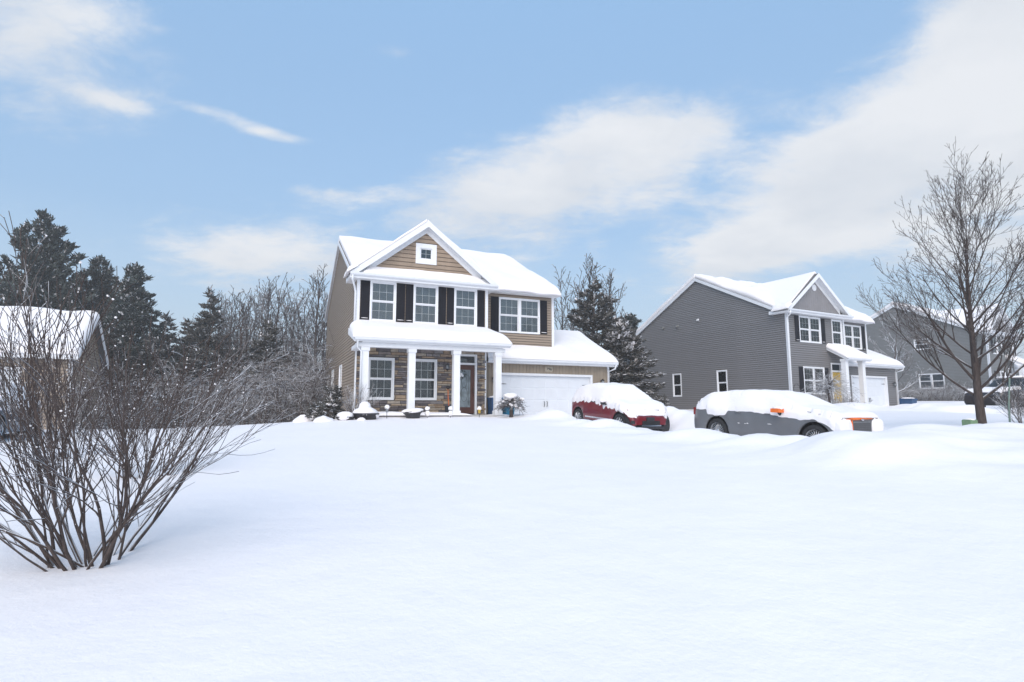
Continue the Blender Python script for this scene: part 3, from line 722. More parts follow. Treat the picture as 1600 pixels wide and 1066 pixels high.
# ------------------------------------------------------------------ the two-storey house type (three of them on this street)
def house(kind, F, base, label):
    """local frame: x along the front (u), y to the back (v), z above the house base"""
    main = kind == 1
    DEP, RS = 12.4, .5                       # depth and roof slope
    RV = (.9 + DEP) / 2; EZ = 5.72           # ridge position, eave height of the deck at v=.5
    def mz(v): return EZ + RS * (v - .5) if v <= RV else EZ + RS * (2 * RV - v - .5)
    GW = 5.45 if main else 5.25; GA = (GW) / 2    # width of the gable bay
    UR = 9.1; SID = {1: TAN, 2: GREY, 3: GREY3}[kind]
    root = empty('house', (*F.o, base), F.rz, label, 'house', 'houses along the snowy street')
    roof = MB()
    # ---- left wall: x of its frame runs from the back (0) to the front (DEP)
    ML = wf((0, DEP, 0), 'left')
    if kind == 1: lw = [(DEP - 4.95, DEP - 4.15, .82, 2.29), (DEP - 8.35, DEP - 7.55, .82, 2.29)]
    elif kind == 2: lw = [(DEP - 5.15, DEP - 4.45, .92, 2.40), (DEP - 9.1, DEP - 8.4, .92, 2.40)]
    else: lw = [(DEP - 5.05, DEP - 4.2, 1.1, 2.3), (DEP - 4.1, DEP - 3.25, 1.1, 2.3), (DEP - 5.2, DEP - 4.1, 4.55, 5.4)]
    cas = .065
    lo = [(a - cas, b + cas, c - cas, d + cas) for a, b, c, d in lw]
    pitch_poly = [(0, 5.55), (DEP, 5.55), (DEP - .9, mz(.9) - .12), (DEP - RV, mz(RV) - .12), (0, mz(DEP) - .12)]
    wl = sheathing(root, ML, 0, DEP, -.5, 5.55, lo, pitch_poly)
    zr = mz(RV) - .12
    def lspan(z):
        if z < EZ - .2: return (0, DEP)
        hv = (z + .12 - EZ) / RS + .5
        return (max(0, 2 * RV - hv and DEP - (2 * RV - hv)), min(DEP, DEP - hv)) if hv > .5 else (0, DEP)
    siding(wl, 0, DEP, -.35, zr, lo, SID, .125, lspan, joined=(kind == 3))
    for (a, b, c, d) in lw:
        window(root, ML, a, b, c, d, 1, 1, DARKROOM if kind != 3 else BLIND)
    # ---- front of the gable bay
    MF = wf((0, 0, 0), 'front')
    z1f, z2f = .76, 3.85
    if main:
        up = [(.55, 1.46), (2.29, 3.20), (4.02, 4.91)]; upw = [(a, b, 3.85, 5.36) for a, b in up]
    elif kind == 2:
        upw = [(1.07, 1.95, 3.88, 5.30), (2.03, 2.91, 3.88, 5.30), (4.1, 4.98, 3.88, 5.30)]
    else: upw = [(1.0, 1.9, 3.85, 5.36), (2.0, 2.9, 3.85, 5.36)]
    fo = [(a - cas, b + cas, c - cas, d + cas) for a, b, c, d in upw]
    if main:
        wfront = sheathing(root, MF, 0, GW, 2.9, 5.6, fo)
        siding(wfront, .1, GW - .1, 3.3, 5.62, fo, SID, .116)
        st_o = [(.55 - .065, 1.46 + .065, .76 - .065, 2.29 + .065), (2.31 - .065, 3.20 + .065, .76 - .065, 2.29 + .065), (3.93, 4.99, .0, 2.62)]
        wst = sheathing(root, MF, 0, GW, -.4, 2.9, st_o, name='stone_wall', material=MORTAR)
        print('stones', stone_wall(wst, .04, GW - .05, .02, 2.9, st_o))
        for x0 in (0, GW - .09): MB().box(x0 - .012, x0 + .05, -.02, .045, .0, 2.9).build('corner_trim', WHITE, root, M=MF)
        lows = [(.55, 1.46, .76, 2.29), (2.31, 3.20, .76, 2.29)]
        for a in lows: window(root, MF, *a, 3, 2, DARKROOM)
    else:
        lows = [(1.2, 2.06, .90, 2.36), (2.14, 3.0, .90, 2.36)]; dop = (3.72, 4.75, 0, 2.72)
        fo2 = fo + [(a - cas, b + cas, c - cas, d + cas) for a, b, c, d in lows] + [dop]
        wfront = sheathing(root, MF, 0, GW, -.4, 5.6, fo2)
        siding(wfront, .1, GW - .1, -.3, 5.62, fo2, SID, .125, joined=(kind == 3))
        for a in lows: window(root, MF, *a, 3, 2, DARKROOM)
    for a in upw: window(root, MF, *a, 3, 2, BLIND)
    for x0 in (-.022, GW - .10): MB().box(x0, x0 + .122, -.1, .03, 2.95 if main else -.35, 5.6).build('corner_board', WHITE, root, M=MF)
    MB().box(-.03, .0, -.10, .03, 0, 5.6).build('corner_board', WHITE, root, M=MF) if not main else None
    if main:
        shs = [(.13, .47), (1.54, 1.92), (1.96, 2.21), (3.28, 3.62), (3.66, 3.94), (4.99, 5.32)]
        shs = [(.12, .475), (1.535, 1.88), (1.91, 2.215), (3.275, 3.60), (3.64, 3.945), (4.985, 5.31)]
        for a, b in shs: shutter(root, MF, a, b, 3.82, 5.39)
    else:
        for a, b, c, d in ((.62, .99, 3.85, 5.33), (2.99, 3.36, 3.85, 5.33), (.75, 1.12, .87, 2.39), (3.08, 3.42, .87, 2.39)): shutter(root, MF, a, b, c, d)
    # right side of the bay, back to the set-back wall
    sheathing(root, wf((GW, 0, 0), 'right'), 0, .9, -.4, 5.6, [], material=SID)
    # ---- set-back front over the garage
    MS = wf((GW, .9, 0), 'front'); W2 = UR - GW
    rw = [(6.39 - GW, 7.31 - GW, 3.82, 5.33), (7.41 - GW, 8.33 - GW, 3.82, 5.33)] if main else [(6.78 - GW, 7.58 - GW, 3.88, 5.32), (7.66 - GW, 8.46 - GW, 3.88, 5.32)]
    ro = [(a - (cas if i == 0 else .05), b + (cas if i else .05), c - cas, d + cas) for i, (a, b, c, d) in enumerate(rw)]
    ws = sheathing(root, MS, 0, W2, 2.3, 5.6, ro)
    siding(ws, .02, W2 - .1, 2.72, 5.62, ro, SID, .116, joined=(kind == 3))
    for i, a in enumerate(rw): window(root, MS, *a, 3, 2, BLIND, casing=.05)
    for a, b in ((rw[0][0] - .44, rw[0][0] - .075), (rw[1][1] + .075, rw[1][1] + .42)): shutter(root, MS, a, b, 3.79, 5.36)
    MB().box(W2 - .10, W2 + .022, -.1, .03, 2.6, 5.6).build('corner_board', WHITE, root, M=MS)
    sheathing(root, wf((UR, .9, 0), 'right'), 0, DEP - .9, -.4, 5.55, [], [(0, 5.55), (DEP - .9, 5.55), (DEP - .9, mz(DEP) - .12), (RV - .9, mz(RV) - .12), (0, mz(.9) - .12)], material=SID)
    sheathing(root, wf((0, DEP, 0), 'front'), 0, UR, -.4, 5.6, [], material=SID, depth=(0, .1))
    # ---- main roof with its snow
    ro_ = .12; e0, e1 = .5, 2 * RV - .5
    plane_slab(roof, (-ro_, e0, mz(e0)), (UR + ro_, e0, mz(e0)), (UR + ro_, RV, mz(RV)), (-ro_, RV, mz(RV)), .1)
    plane_slab(roof, (UR + ro_, e1, mz(e0)), (-ro_, e1, mz(e0)), (-ro_, RV, mz(RV)), (UR + ro_, RV, mz(RV)), .1)
    rf = fix_normals(roof.build('roof', SHINGLES, root))
    snow_slab(rf, (-ro_, e0, mz(e0)), (UR + ro_, e0, mz(e0)), (UR + ro_, RV, mz(RV)), (-ro_, RV, mz(RV)), .33, .35, (.14, .05, .0, -.03), 60, 30, 11 + kind, sag=.05, noise=.035 if main else .09, bottom=.08)
    snow_slab(rf, (UR + ro_, e1, mz(e0)), (-ro_, e1, mz(e0)), (-ro_, RV, mz(RV)), (UR + ro_, RV, mz(RV)), .33, .35, (.14, -.03, .0, .05), 30, 20, 21 + kind)
    # rake boards of the left gable
    for (va, vb) in ((e0, RV), (e1, RV)):
        fascia(root, (-ro_ - .0, va, mz(va) - .19), (-ro_ - .0, vb, mz(vb) - .19), .20, .03, 'rake_board', out=(-1, 0, 0), material=GUTTER)
        fascia(root, (UR + ro_, va, mz(va) - .19), (UR + ro_, vb, mz(vb) - .19), .20, .03, 'rake_board', out=(1, 0, 0), material=GUTTER)
    for ux0, ux1 in ((-ro_, -.0), (UR, UR + ro_)):
        sf = MB()
        for va, vb in ((e0, RV), (RV, e1)): plane_slab(sf, (ux0, va, mz(va) - .105), (ux1, va, mz(va) - .105), (ux1, vb, mz(vb) - .105), (ux0, vb, mz(vb) - .105), .03)
        fix_normals(sf.build('rake_soffit', WHITE, root))
    MB().box(GW + .3, UR + ro_, .5, .9, EZ - .19, EZ - .13).build('soffit', WHITE, root)
    fascia(root, (GW + .38, .5, EZ - .2), (UR + ro_, .5, EZ - .2), .18, .025)
    # ---- gable over the bay
    GC, GE = GW / 2, 5.62; GS = .79; hw = GC + .34; gv = -.35; GR = GE + GS * hw
    vb_e = .5; vb_r = (GR - EZ) / RS + .5
    gr = MB()
    for sgn in (-1, 1):
        plane_slab(gr, (GC + sgn * hw, gv, GE), (GC + sgn * hw, vb_e + .1, GE), (GC, vb_r, GR), (GC, gv, GR), .09)
    grf = fix_normals(gr.build('gable_roof', SHINGLES, root))
    for sgn in (-1, 1):
        A_, B_, C_, D_ = (GC + sgn * hw, gv, GE), (GC + sgn * hw, vb_e - .15, GE), (GC, vb_r, GR), (GC, gv, GR)
        if sgn < 0: snow_slab(grf, A_, B_, C_, D_, .15, .2, (.03, .3, .0, -.12), 16, 24, 31, noise=.02)
        else: snow_slab(grf, B_, A_, D_, C_, .15, .2, (.03, -.12, .0, .3), 16, 24, 32, noise=.02)
        # rake fascia, soffit and frieze
        rk = MB(); o = .03
        def ln(off, y0, y1, a, b):       # band below the roof line from a to b (vertical), between y0 and y1
            vs = []
            for y in (y0, y1):
                vs += [(GC + sgn * hw, y, GE - a), (GC, y, GR - a), (GC, y, GR - b), (GC + sgn * hw, y, GE - b)]
            rk.add(vs, [(0, 1, 2, 3), (7, 6, 5, 4), (0, 4, 5, 1), (1, 5, 6, 2), (2, 6, 7, 3), (3, 7, 4, 0)])
        ln(0, gv - .028, gv, -.01, .24)
        fix_normals(rk.build('rake_board', WHITE, root)); rk = MB()
        ln(0, gv, -.0, .10, .13); fix_normals(rk.build('rake_soffit', WHITE, root)); rk = MB()
        vs = []
        for y in (-.045, -.012):
            xw = GC - .30
            vs += [(GC + sgn * xw, y, GR - .13 - GS * xw), (GC, y, GR - .13), (GC, y, GR - .42), (GC + sgn * xw, y, GR - .42 - GS * xw)]
        rk.add(vs, [(0, 1, 2, 3), (7, 6, 5, 4), (0, 4, 5, 1), (1, 5, 6, 2), (2, 6, 7, 3), (3, 7, 4, 0)]); fix_normals(rk.build('frieze_board', WHITE, root))
    zt0 = 5.98
    def gspan(z):
        xw = max(0, (GR - .30 - z) / GS); return (max(.05, GC - xw), min(GW - .05, GC + xw))
    gwin = (GC - .25, GC + .25, 6.51, 6.97); go = [(gwin[0] - .19, gwin[1] + .19, gwin[2] - .21, gwin[3] + .19)] if main else []
    wg = MB(); wg.prism([(.05, 5.6), (GW - .05, 5.6), (GW - .05, 5.75), (GC, GR - .2), (.05, 5.75)], 'y', -.16, -.012)
    if main:
        wg = MB()
        for a, b, c, d in cells(.4, GW - .4, 5.6, 7.2, go): wg.box(a, b, -.16, -.012, c, d) if abs((a + b) / 2 - GC) < (GR - .3 - (c + d) / 2) / GS else None
    wgo = fix_normals(wg.build('gable_wall', SHEATH, root, M=MF))
    if main:
        siding(wgo, .1, GW - .1, 5.8, GR - .34, go, TAN_SHINGLE, .175, gspan, name='shingle_course')
        gw = window(root, MF, *gwin, 2, 2, DARKROOM, casing=.035, double=False)
        tb = MB(); x0, x1, z0, z1 = gwin[0] - .035, gwin[1] + .035, gwin[2] - .035, gwin[3] + .035
        for a, b, c, d in ((x0 - .155, x1 + .155, z1, z1 + .155), (x0 - .155, x1 + .155, z0 - .175, z0), (x0 - .155, x0, z0, z1), (x1, x1 + .155, z0, z1)): tb.box(a, b, -.01, .05, c, d)
        fix_normals(tb.build('surround', WHITE, gw))
    else:
        battens(wgo, .3, GW - .3, 5.75, 0, [], GREY_BB, .2, lambda x: max(5.76, GR - .32 - GS * abs(x - GC)))
        vt = MB().lathe([(0, .05), (.17, .05), (.2, .03), (.2, .012), (0, .012)], 24, axis='y').build('round_vent', WHITE, root, True, M=MF @ Matrix.Translation((GC, 0, 7.15)))
        for k in range(5): MB().box(-.13, .13, .05, .062, -.11 + k * .05, -.085 + k * .05).build('slat', GUTTER, vt)
    # pent roof at the foot of the gable: fascia, gutter, little slope with snow
    pr = MB(); pr.prism([(gv, 5.55), (0, 5.55), (0, 5.93 if main else 5.64), (gv, 5.62)], 'x', -.1, GW + .1)
    ps = fix_normals(pr.build('pent_roof', WHITE, root))
    if main: snow_slab(ps, (.2, gv + .02, 5.63), (GW - .25, gv + .02, 5.63), (GW - .5, -.03, 5.93), (.45, -.03, 5.93), .09, .10, (.02, .05, .0, .05), 40, 8, 41 + kind, noise=.015)
    fascia(root, (-.34, gv, 5.40), (GW + .34, gv, 5.40), .2, .03, 'frieze', material=WHITE)
    gutter(root, (-.34, gv - .03, 5.50), (GW + .34, gv - .03, 5.50), (0, -1, 0))
    MB().box(-.3, GW + .3, gv, .0, 5.40, 5.44).build('soffit', WHITE, root)
    for sx, x in ((-1, -.34), (1, GW + .34)):
        MB().box(min(x, x - sx * .34), max(x, x - sx * .34), gv, .9, 5.42, 5.60).build('return_eave', WHITE, root)
    cl = snow_slab(ps, (-.42, .6, 5.62), (-.42, gv - .05, 5.62), (-.05, gv - .02, 5.86), (-.05, .6, 5.86), .22, .2, (.06, .05, .0, .05), 16, 8, 51, sag=.05)
    downspout(root, [(-.25, gv - .09, 5.5), (-.25, gv - .06, 5.3), (-.12, -.06, 5.12), (-.08, -.06, 4.9), (-.08, -.06, 3.6 if main else .1)])
    # ---- garage
    GV, GF, GD = .35, -.33, 6.6; UG = 11.72 if main else 11.12
    MG = wf((GW, GV, 0), 'front'); WG = UG - GW
    gd = (6.12 - GW, 10.72 - GW, GF, 1.82) if main else (6.3 - GW, 9.95 - GW, GF, 1.98)
    gop = [(gd[0] - .1, gd[1] + .1, GF, gd[3] + .1)]
    wgar = sheathing(root, MG, 0, WG, GF - .1, 2.4, gop, material=SHEATH)
    if main: battens(wgar, .02, WG - .08, GF, 2.42, gop, TAN_BB, .165)
    else: siding(wgar, .02, WG - .08, GF, 2.8, gop, SID, .125, joined=(kind == 3))
    tr = MB(); tr.box(gd[0] - .1, gd[0], -.14, .035, GF, gd[3] + .1); tr.box(gd[1], gd[1] + .1, -.14, .035, GF, gd[3] + .1); tr.box(gd[0], gd[1], -.14, .035, gd[3], gd[3] + .1)
    fix_normals(tr.build('door_trim', WHITE, root, M=MG))
    garage_door(root, MG, *gd, ncol=8 if main else 6)
    MB().box(WG - .08, WG + .02, -.1, .03, GF, 2.42).build('corner_board', WHITE, root, M=MG)
    sl = .5; EZg = 2.52 if main else 2.82; gR = 3.3
    ug1 = UG + .25
    def gz_(v): return EZg + sl * (v - 0.0)
    gm = MB()
    plane_slab(gm, (GW + .02, 0, gz_(0)), (ug1, 0, gz_(0)), (ug1, .9, gz_(.9)), (GW + .02, .9, gz_(.9)), .09)
    plane_slab(gm, (UR + .02, .9, gz_(.9)), (ug1, .9, gz_(.9)), (ug1, gR, gz_(gR)), (UR + .02, gR, gz_(gR)), .09)
    plane_slab(gm, (ug1, 2 * gR, gz_(0)), (UR + .02, 2 * gR, gz_(0)), (UR + .02, gR, gz_(gR)), (ug1, gR, gz_(gR)), .09)
    gf = fix_normals(gm.build('garage_roof', SHINGLES, root))
    # one blanket over the front slope (its left part stops at the wall)
    snow_slab(gf, (GW + .03, 0, gz_(0)), (UR + .1, 0, gz_(0)), (UR + .1, .89, gz_(.89)), (GW + .03, .89, gz_(.89)), .27, .3, (.06, -.02, .0, -.01), 40, 12, 61 + kind, noise=.015)
    snow_slab(gf, (UR + .03, 0, gz_(0)), (ug1, 0, gz_(0)), (ug1, gR, gz_(gR)), (UR + .03, gR, gz_(gR)), .27, .3, (.06, .06, .0, -.01), 40, 24, 71 + kind, noise=.02)
    snow_slab(gf, (ug1, 2 * gR, gz_(0)), (UR + .03, 2 * gR, gz_(0)), (UR + .03, gR, gz_(gR)), (ug1, gR, gz_(gR)), .27, .3, (.06, -.02, .0, .06), 20, 14, 81, noise=.02)
    fascia(root, (GW + .05, 0, EZg - .2), (ug1, 0, EZg - .2), .18, .025)
    gutter(root, (GW + .05, -.025, EZg - .13), (ug1, -.025, EZg - .13), (0, -1, 0))
    MB().box(GW + .05, ug1, .0, GV, EZg - .2, EZg - .15).build('soffit', WHITE, root)
    for (va, vb) in ((0, gR), (2 * gR, gR)): fascia(root, (ug1, va, gz_(min(va, 2 * gR - va)) - .2), (ug1, vb, gz_(vb) - .2), .2, .03, 'rake_board', out=(1, 0, 0))
    sheathing(root, wf((UG, GV, 0), 'right'), 0, GD - GV, GF - .1, 2.4, [], [(0, 2.4), (GD - GV, 2.4), (gR - GV, gz_(gR) - .1)], material=SID)
    downspout(root, [(ug1 - .1, -.09, EZg - .08), (ug1 - .14, -.06, EZg - .3), (UG - .04, GV - .07, EZg - .42), (UG - .04, GV - .07, GF + .2)])
    lantern(root, MG, UG - .42 - GW, 1.66)
    # ---- porch
    if main:
        pv = -1.9; PE = 2.90; PW = 3.46
        fl = MB().box(-.05, GW + .1, -1.85, -.0, -.3, .10).build('porch_floor', CONC, root)
        snow_slab(fl, (0, -1.86, .10), (4.0, -1.86, .10), (3.6, -.45, .10), (0, -.45, .10), .12, .3, (.12, .1, .05, .05), 30, 10, 91, noise=.02)
        pm = MB(); pm.prism([(pv, PE - .16), (0, PW - .24), (0, PW), (pv, PE)], 'x', -.3, GW + .28); pm.box(0, GW, pv + .1, -.03, PE - .168, PE - .15)
        po = fix_normals(pm.build('porch_roof', WHITE, root))
        snow_slab(po, (-.3, pv, PE), (GW + .28, pv, PE), (GW + .2, -.02, PW), (-.2, -.02, PW), .36, .42, (.07, .06, .0, .06), 60, 16, 92, noise=.012, bottom=.02)
        gutter(root, (-.3, pv, PE - .11), (GW + .28, pv, PE - .11), (0, -1, 0))
        bm_ = MB().box(-.16, GW + .12, -1.74, -1.46, PE - .32, PE - .17).build('porch_beam', WHITE, root)
        MB().box(-.16, .1, -1.45, -.03, PE - .32, PE - .17).build('porch_beam', WHITE, root)
        for u in (.12, 1.84, 3.58, 5.30): column(root, u, -1.6, .1, PE - .325, .25)
        MB().tube([(-.2, pv - .06, PE - .08), (-.16, -1.7, PE - .35), (-.03, -1.76, PE - .5), (-.03, -1.76, .2)], .035, 8).build('downspout', GUTTER, root, True)
        # entrance: jamb, leaf with long glass, transom
        MD = MF; dj = MB()
        for a, b, c, d in ((3.93, 4.01, .0, 2.62), (4.91, 4.99, .0, 2.62), (4.01, 4.91, 2.54, 2.62), (4.01, 4.91, 2.18, 2.26)): dj.box(a, b, -.12, .05, c, d)
        fix_normals(dj.build('door_frame', WHITE, root, M=MD))
        MB().box(4.015, 4.905, -.08, -.075, 2.265, 2.535).build('transom', GLASS, root, M=MD)
        MB().box(4.0, 4.92, -.14, -.13, .1, 2.6).build('hall', DARKROOM, root, M=MD)  # dark sheet painted as the unlit hall behind the door
        lf = MB()
        for a, b, c, d in ((4.015, 4.19, .16, 2.17), (4.74, 4.905, .16, 2.17), (4.19, 4.74, .16, .42), (4.19, 4.74, 1.98, 2.17)): lf.box(a, b, -.10, -.055, c, d)
        leaf = fix_normals(lf.build('door', WOOD, root, M=MD))
        MB().box(4.19, 4.74, -.085, -.075, .42, 1.98).build('glass', FROST, leaf)
        cm = MB()
        for (cz, rx, rz_) in ((1.5, .12, .26), (.95, .14, .3)):
            cm.tube([(4.47 + rx * math.cos(a), -.072, cz + rz_ * math.sin(a)) for a in np.linspace(0, 6.283, 25)], .007, 5, False)
        cm.tube([(4.28, -.072, .5), (4.28, -.072, 1.92)], .006, 4); cm.tube([(4.66, -.072, .5), (4.66, -.072, 1.92)], .006, 4)
        cm.build('leaded_came', BLACK, leaf, True)
        MB().tube([(4.85, -.04, 1.0), (4.85, -.01, 1.02), (4.85, -.01, 1.2), (4.85, -.04, 1.22)], .012, 6).build('handle', BLACK, leaf, True)
        wr = MB()
        for k in range(60):
            a = k * .7; r0 = .15 + rng.uniform(-.03, .03); p = Vector((4.36 + r0 * math.cos(a), -.04, 1.78 + r0 * math.sin(a)))
            d = Vector((rng.uniform(-.07, .07), rng.uniform(0, .04), rng.uniform(-.07, .07))); wr.tube([p, p + d], [.012, .003], 4)
        w_ = wr.build('wreath', NEEDLE, None); w_.matrix_world = Matrix.Translation((*F.o, base)) @ Matrix.Rotation(F.rz, 4, 'Z') @ MD
        tag(w_, 'dark evergreen wreath with pale bow hung on the wooden front door', 'wreath')
        bw = MB()
        for k in range(3): bw.blob((4.33 + .05 * (k - 1), -.03, 1.72 + .07 * (k % 2)), .05, .03, .05, k, 8, 6)
        b_ = bw.build('bow', WHITE, w_, True)
        MB().box(3.9, 5.02, -.0, .22, .0, .12).build('door_step', CONC, root, M=MF)
        MB().box(3.52, 3.78, .03, .06, 1.96, 2.24).build('lantern_plate', STONE, root, M=MF)
        lantern(root, MF @ Matrix.Translation((0, .045, 0)), 3.65, 2.12, 1.0)
        lantern(root, MG, 5.86 - GW, 1.66, 1.0)
        # house number on a small plaque
        nb = MB().box(8.38 - GW, 8.74 - GW, .014, .03, 2.03, 2.24).build('number_plaque', mat('plaque', (.46, .40, .31), .6), root, M=MG)
        cu = bpy.data.curves.new('house_number', 'FONT'); cu.body = '796'; cu.size = .19; cu.align_x = 'CENTER'; cu.extrude = .006; cu.materials.append(BLACK)
        t0 = bpy.data.objects.new('number_curve', cu); col.objects.link(t0); bpy.context.view_layer.update()
        me_ = bpy.data.meshes.new_from_object(t0.evaluated_get(bpy.context.evaluated_depsgraph_get())); bpy.data.objects.remove(t0)
        t = link('house_number', me_, root)
        t.matrix_local = Matrix.Translation((8.56, GV - .036, 2.07)) @ Matrix.Rotation(R(90), 4, 'X')
    else:
        u0, u1, pv = 3.42, 5.7, -1.2; PE, PW = 2.92, 3.62
        pm = MB(); pm.prism([(pv, PE - .14), (0, PW - .14), (0, PW), (pv, PE)], 'x', u0, u1); po = fix_normals(pm.build('porch_roof', WHITE, root))
        snow_slab(po, (u0, pv, PE), (u1, pv, PE), (u1, -.02, PW), (u0, -.02, PW), .26, .25, (.06, .05, .0, .05), 30, 12, 95, noise=.015)
        gutter(root, (u0, pv, PE - .1), (u1, pv, PE - .1), (0, -1, 0))
        for u in (u0 + .2, u1 - .45): column(root, u, -.92, .0, PE - .05, .27)
        MB().box(3.3, 5.3, -1.2, 0, -.4, .0).build('porch_floor', CONC, root)
        dj = MB()
        for a, b, c, d in ((3.72, 3.80, 0, 2.72), (4.67, 4.75, 0, 2.72), (3.80, 4.67, 2.64, 2.72), (3.80, 4.67, 2.18, 2.28)): dj.box(a, b, -.12, .04, c, d)
        fix_normals(dj.build('door_frame', WHITE, root, M=MF))
        MB().box(3.80, 4.67, -.08, -.075, 2.28, 2.64).build('transom', DARKROOM, root, M=MF)
        leaf = fix_normals(MB().box(3.805, 4.665, -.10, -.055, .02, 2.17).build('door', YELLOW if kind == 2 else WOOD, root, M=MF))
        for j in range(2):
            for i in range(2): MB().box(3.9 + .37 * i, 4.2 + .37 * i, -.055, -.045, .2 + .95 * j, 1.0 + .95 * j).build('panel', YELLOW if kind == 2 else WOOD, leaf)
        if kind == 2:
            for (v, z, s) in ((8.53, 5.75, 1.0), (9.93, 5.80, .8), (6.6, 5.95, .55)):
                vn = MB(); x = DEP - v; vn.box(x - .12 * s, x + .12 * s, .018, .05, z - .12 * s, z + .12 * s); vn.tube([(x, .05, z), (x, .12, z), (x, .17, z - .08)], .075 * s, 10)
                fix_normals(vn.build('exhaust_vent', GUTTER if s < .6 else GREY3, root, True, M=ML))
    return root


house(1, H1, B1, 'tan two-storey house with stone porch front, white columns and black shutters')
house(2, H2, B2, 'grey-sided two-storey house with yellow front door and batten gable')
house(3, H3, B3, 'far grey house seen past the street tree, twiggy hedge along its side wall')
#@@MORE@@
# ------------------------------------------------------------------ the neighbour beyond the shrubs: a low tan garage
def neighbour_garage():
    root = empty('garage_building', (*H0.o, B0), H0.rz, 'low tan garage with white door, seen through the bare shrub', 'garage')
    W, D, EZ_, S = 7.5, 5.4, 2.78, .62; rv = D / 2; MF = wf((-W, 0, 0), 'front')
    gd = (1.2, 5.9, 0, 2.15); go = [(gd[0] - .1, gd[1] + .1, 0, gd[3] + .1)]
    w = sheathing(root, MF, 0, W, -.3, 2.65, go); siding(w, .02, W - .1, -.2, 2.66, go, TAN, .125)
    tr = MB(); tr.box(gd[0] - .1, gd[0], -.14, .035, 0, gd[3] + .1); tr.box(gd[1], gd[1] + .1, -.14, .035, 0, gd[3] + .1); tr.box(gd[0], gd[1], -.14, .035, gd[3], gd[3] + .1)
    fix_normals(tr.build('door_trim', WHITE, root, M=MF)); garage_door(root, MF, *gd)
    MB().box(W - .1, W + .02, -.1, .03, -.2, 2.66).build('corner_board', WHITE, root, M=MF)
    MR = wf((0, 0, 0), 'right'); zr = EZ_ + S * (rv + .3) - .12
    wr = sheathing(root, MR, 0, D, -.3, 2.65, [], [(0, 2.65), (D, 2.65), (rv, zr)])
    siding(wr, 0, D, -.2, zr, [], TAN, .125, lambda z: (0, D) if z < 2.65 else (max(0, (z - 2.65) / (zr - 2.65) * rv), min(D, D - (z - 2.65) / (zr - 2.65) * rv)))
    rf = MB(); e = -.3; x1 = .22; zr2 = EZ_ + S * (rv + .3)
    plane_slab(rf, (-W - .3, e, EZ_), (x1, e, EZ_), (x1, rv, zr2), (-W - .3, rv, zr2)); plane_slab(rf, (x1, D + .3, EZ_), (-W - .3, D + .3, EZ_), (-W - .3, rv, zr2), (x1, rv, zr2))
    r = fix_normals(rf.build('roof', SHINGLES, root))
    snow_slab(r, (-W - .3, e, EZ_), (x1, e, EZ_), (x1, rv, zr2), (-W - .3, rv, zr2), .27, .3, (.06, .04, .0, .05), 40, 20, 5)
    snow_slab(r, (x1, D + .3, EZ_), (-W - .3, D + .3, EZ_), (-W - .3, rv, zr2), (x1, rv, zr2), .27, .3, (.06, .05, .0, .04), 30, 14, 6)
    fascia(root, (-W - .3, e, EZ_ - .2), (x1, e, EZ_ - .2), .18, .025)
    for va in (e, D + .3): fascia(root, (x1, va, EZ_ - .2), (x1, rv, zr2 - .2), .2, .03, 'rake_board', out=(1, 0, 0))
    for sh in ((-1, 2.6), ): pass


neighbour_garage()


# ------------------------------------------------------------------ trees and shrubs
def rand_perp(d, rg):
    while True:
        v = Vector((rg.uniform(-1, 1), rg.uniform(-1, 1), rg.uniform(-1, 1)))
        p = v - d * v.dot(d)
        if p.length > .2: return p.normalized()


def grow(mb, rg, p, d, length, r0, level, maxlev, cfg):
    """one tapering branch with its side branches"""
    seg = cfg['seg'][min(level, len(cfg['seg']) - 1)]; n = max(2, int(round(length / seg))); pts = [p.copy()]; rs = [r0]; dirs = [d.copy()]
    tip = cfg['tip']; wob = cfg['wob'][min(level, len(cfg['wob']) - 1)]; trop = cfg['trop'][min(level, len(cfg['trop']) - 1)]
    for i in range(n):
        d = (d + Vector((rg.gauss(0, wob), rg.gauss(0, wob), rg.gauss(0, wob))) + Vector((0, 0, trop))).normalized()
        p = p + d * (length / n); pts.append(p.copy()); f = (i + 1) / n
        rs.append(max(tip, r0 * (1 - f * cfg['taper'][min(level, len(cfg['taper']) - 1)]))); dirs.append(d.copy())
    mb.tube(pts, rs, cfg['sides'][min(level, len(cfg['sides']) - 1)], False)
    if level >= maxlev: return
    k = cfg['kids'][level]; s0 = cfg['start'][min(level, len(cfg['start']) - 1)]
    nk = max(1, int(round(k * (length / cfg['ref'][level]) * rg.uniform(.85, 1.15))))
    for c in range(nk):
        f = s0 + (1 - s0) * (c + rg.random()) / nk; x = f * n; i = min(int(x), n - 1); q = pts[i].lerp(pts[i + 1], x - i); dd = dirs[i + 1]
        a = R(rg.gauss(*cfg['angle'][min(level, len(cfg['angle']) - 1)])); pp = rand_perp(dd, rg)
        if cfg.get('flat') and level == 0: pp = Vector((math.cos(c * 2.4), math.sin(c * 2.4), 0)); pp = (pp - dd * pp.dot(dd)).normalized()
        nd = (dd * math.cos(a) + pp * math.sin(a)).normalized()
        L = length * cfg['ratio'][level] * (1 - cfg['short'][level] * f) * rg.uniform(.75, 1.2)
        if L < .08: continue
        grow(mb, rg, q, nd, L, max(tip, min(rs[i] * .72, rs[i + 1] * .75)), level + 1, maxlev, cfg)


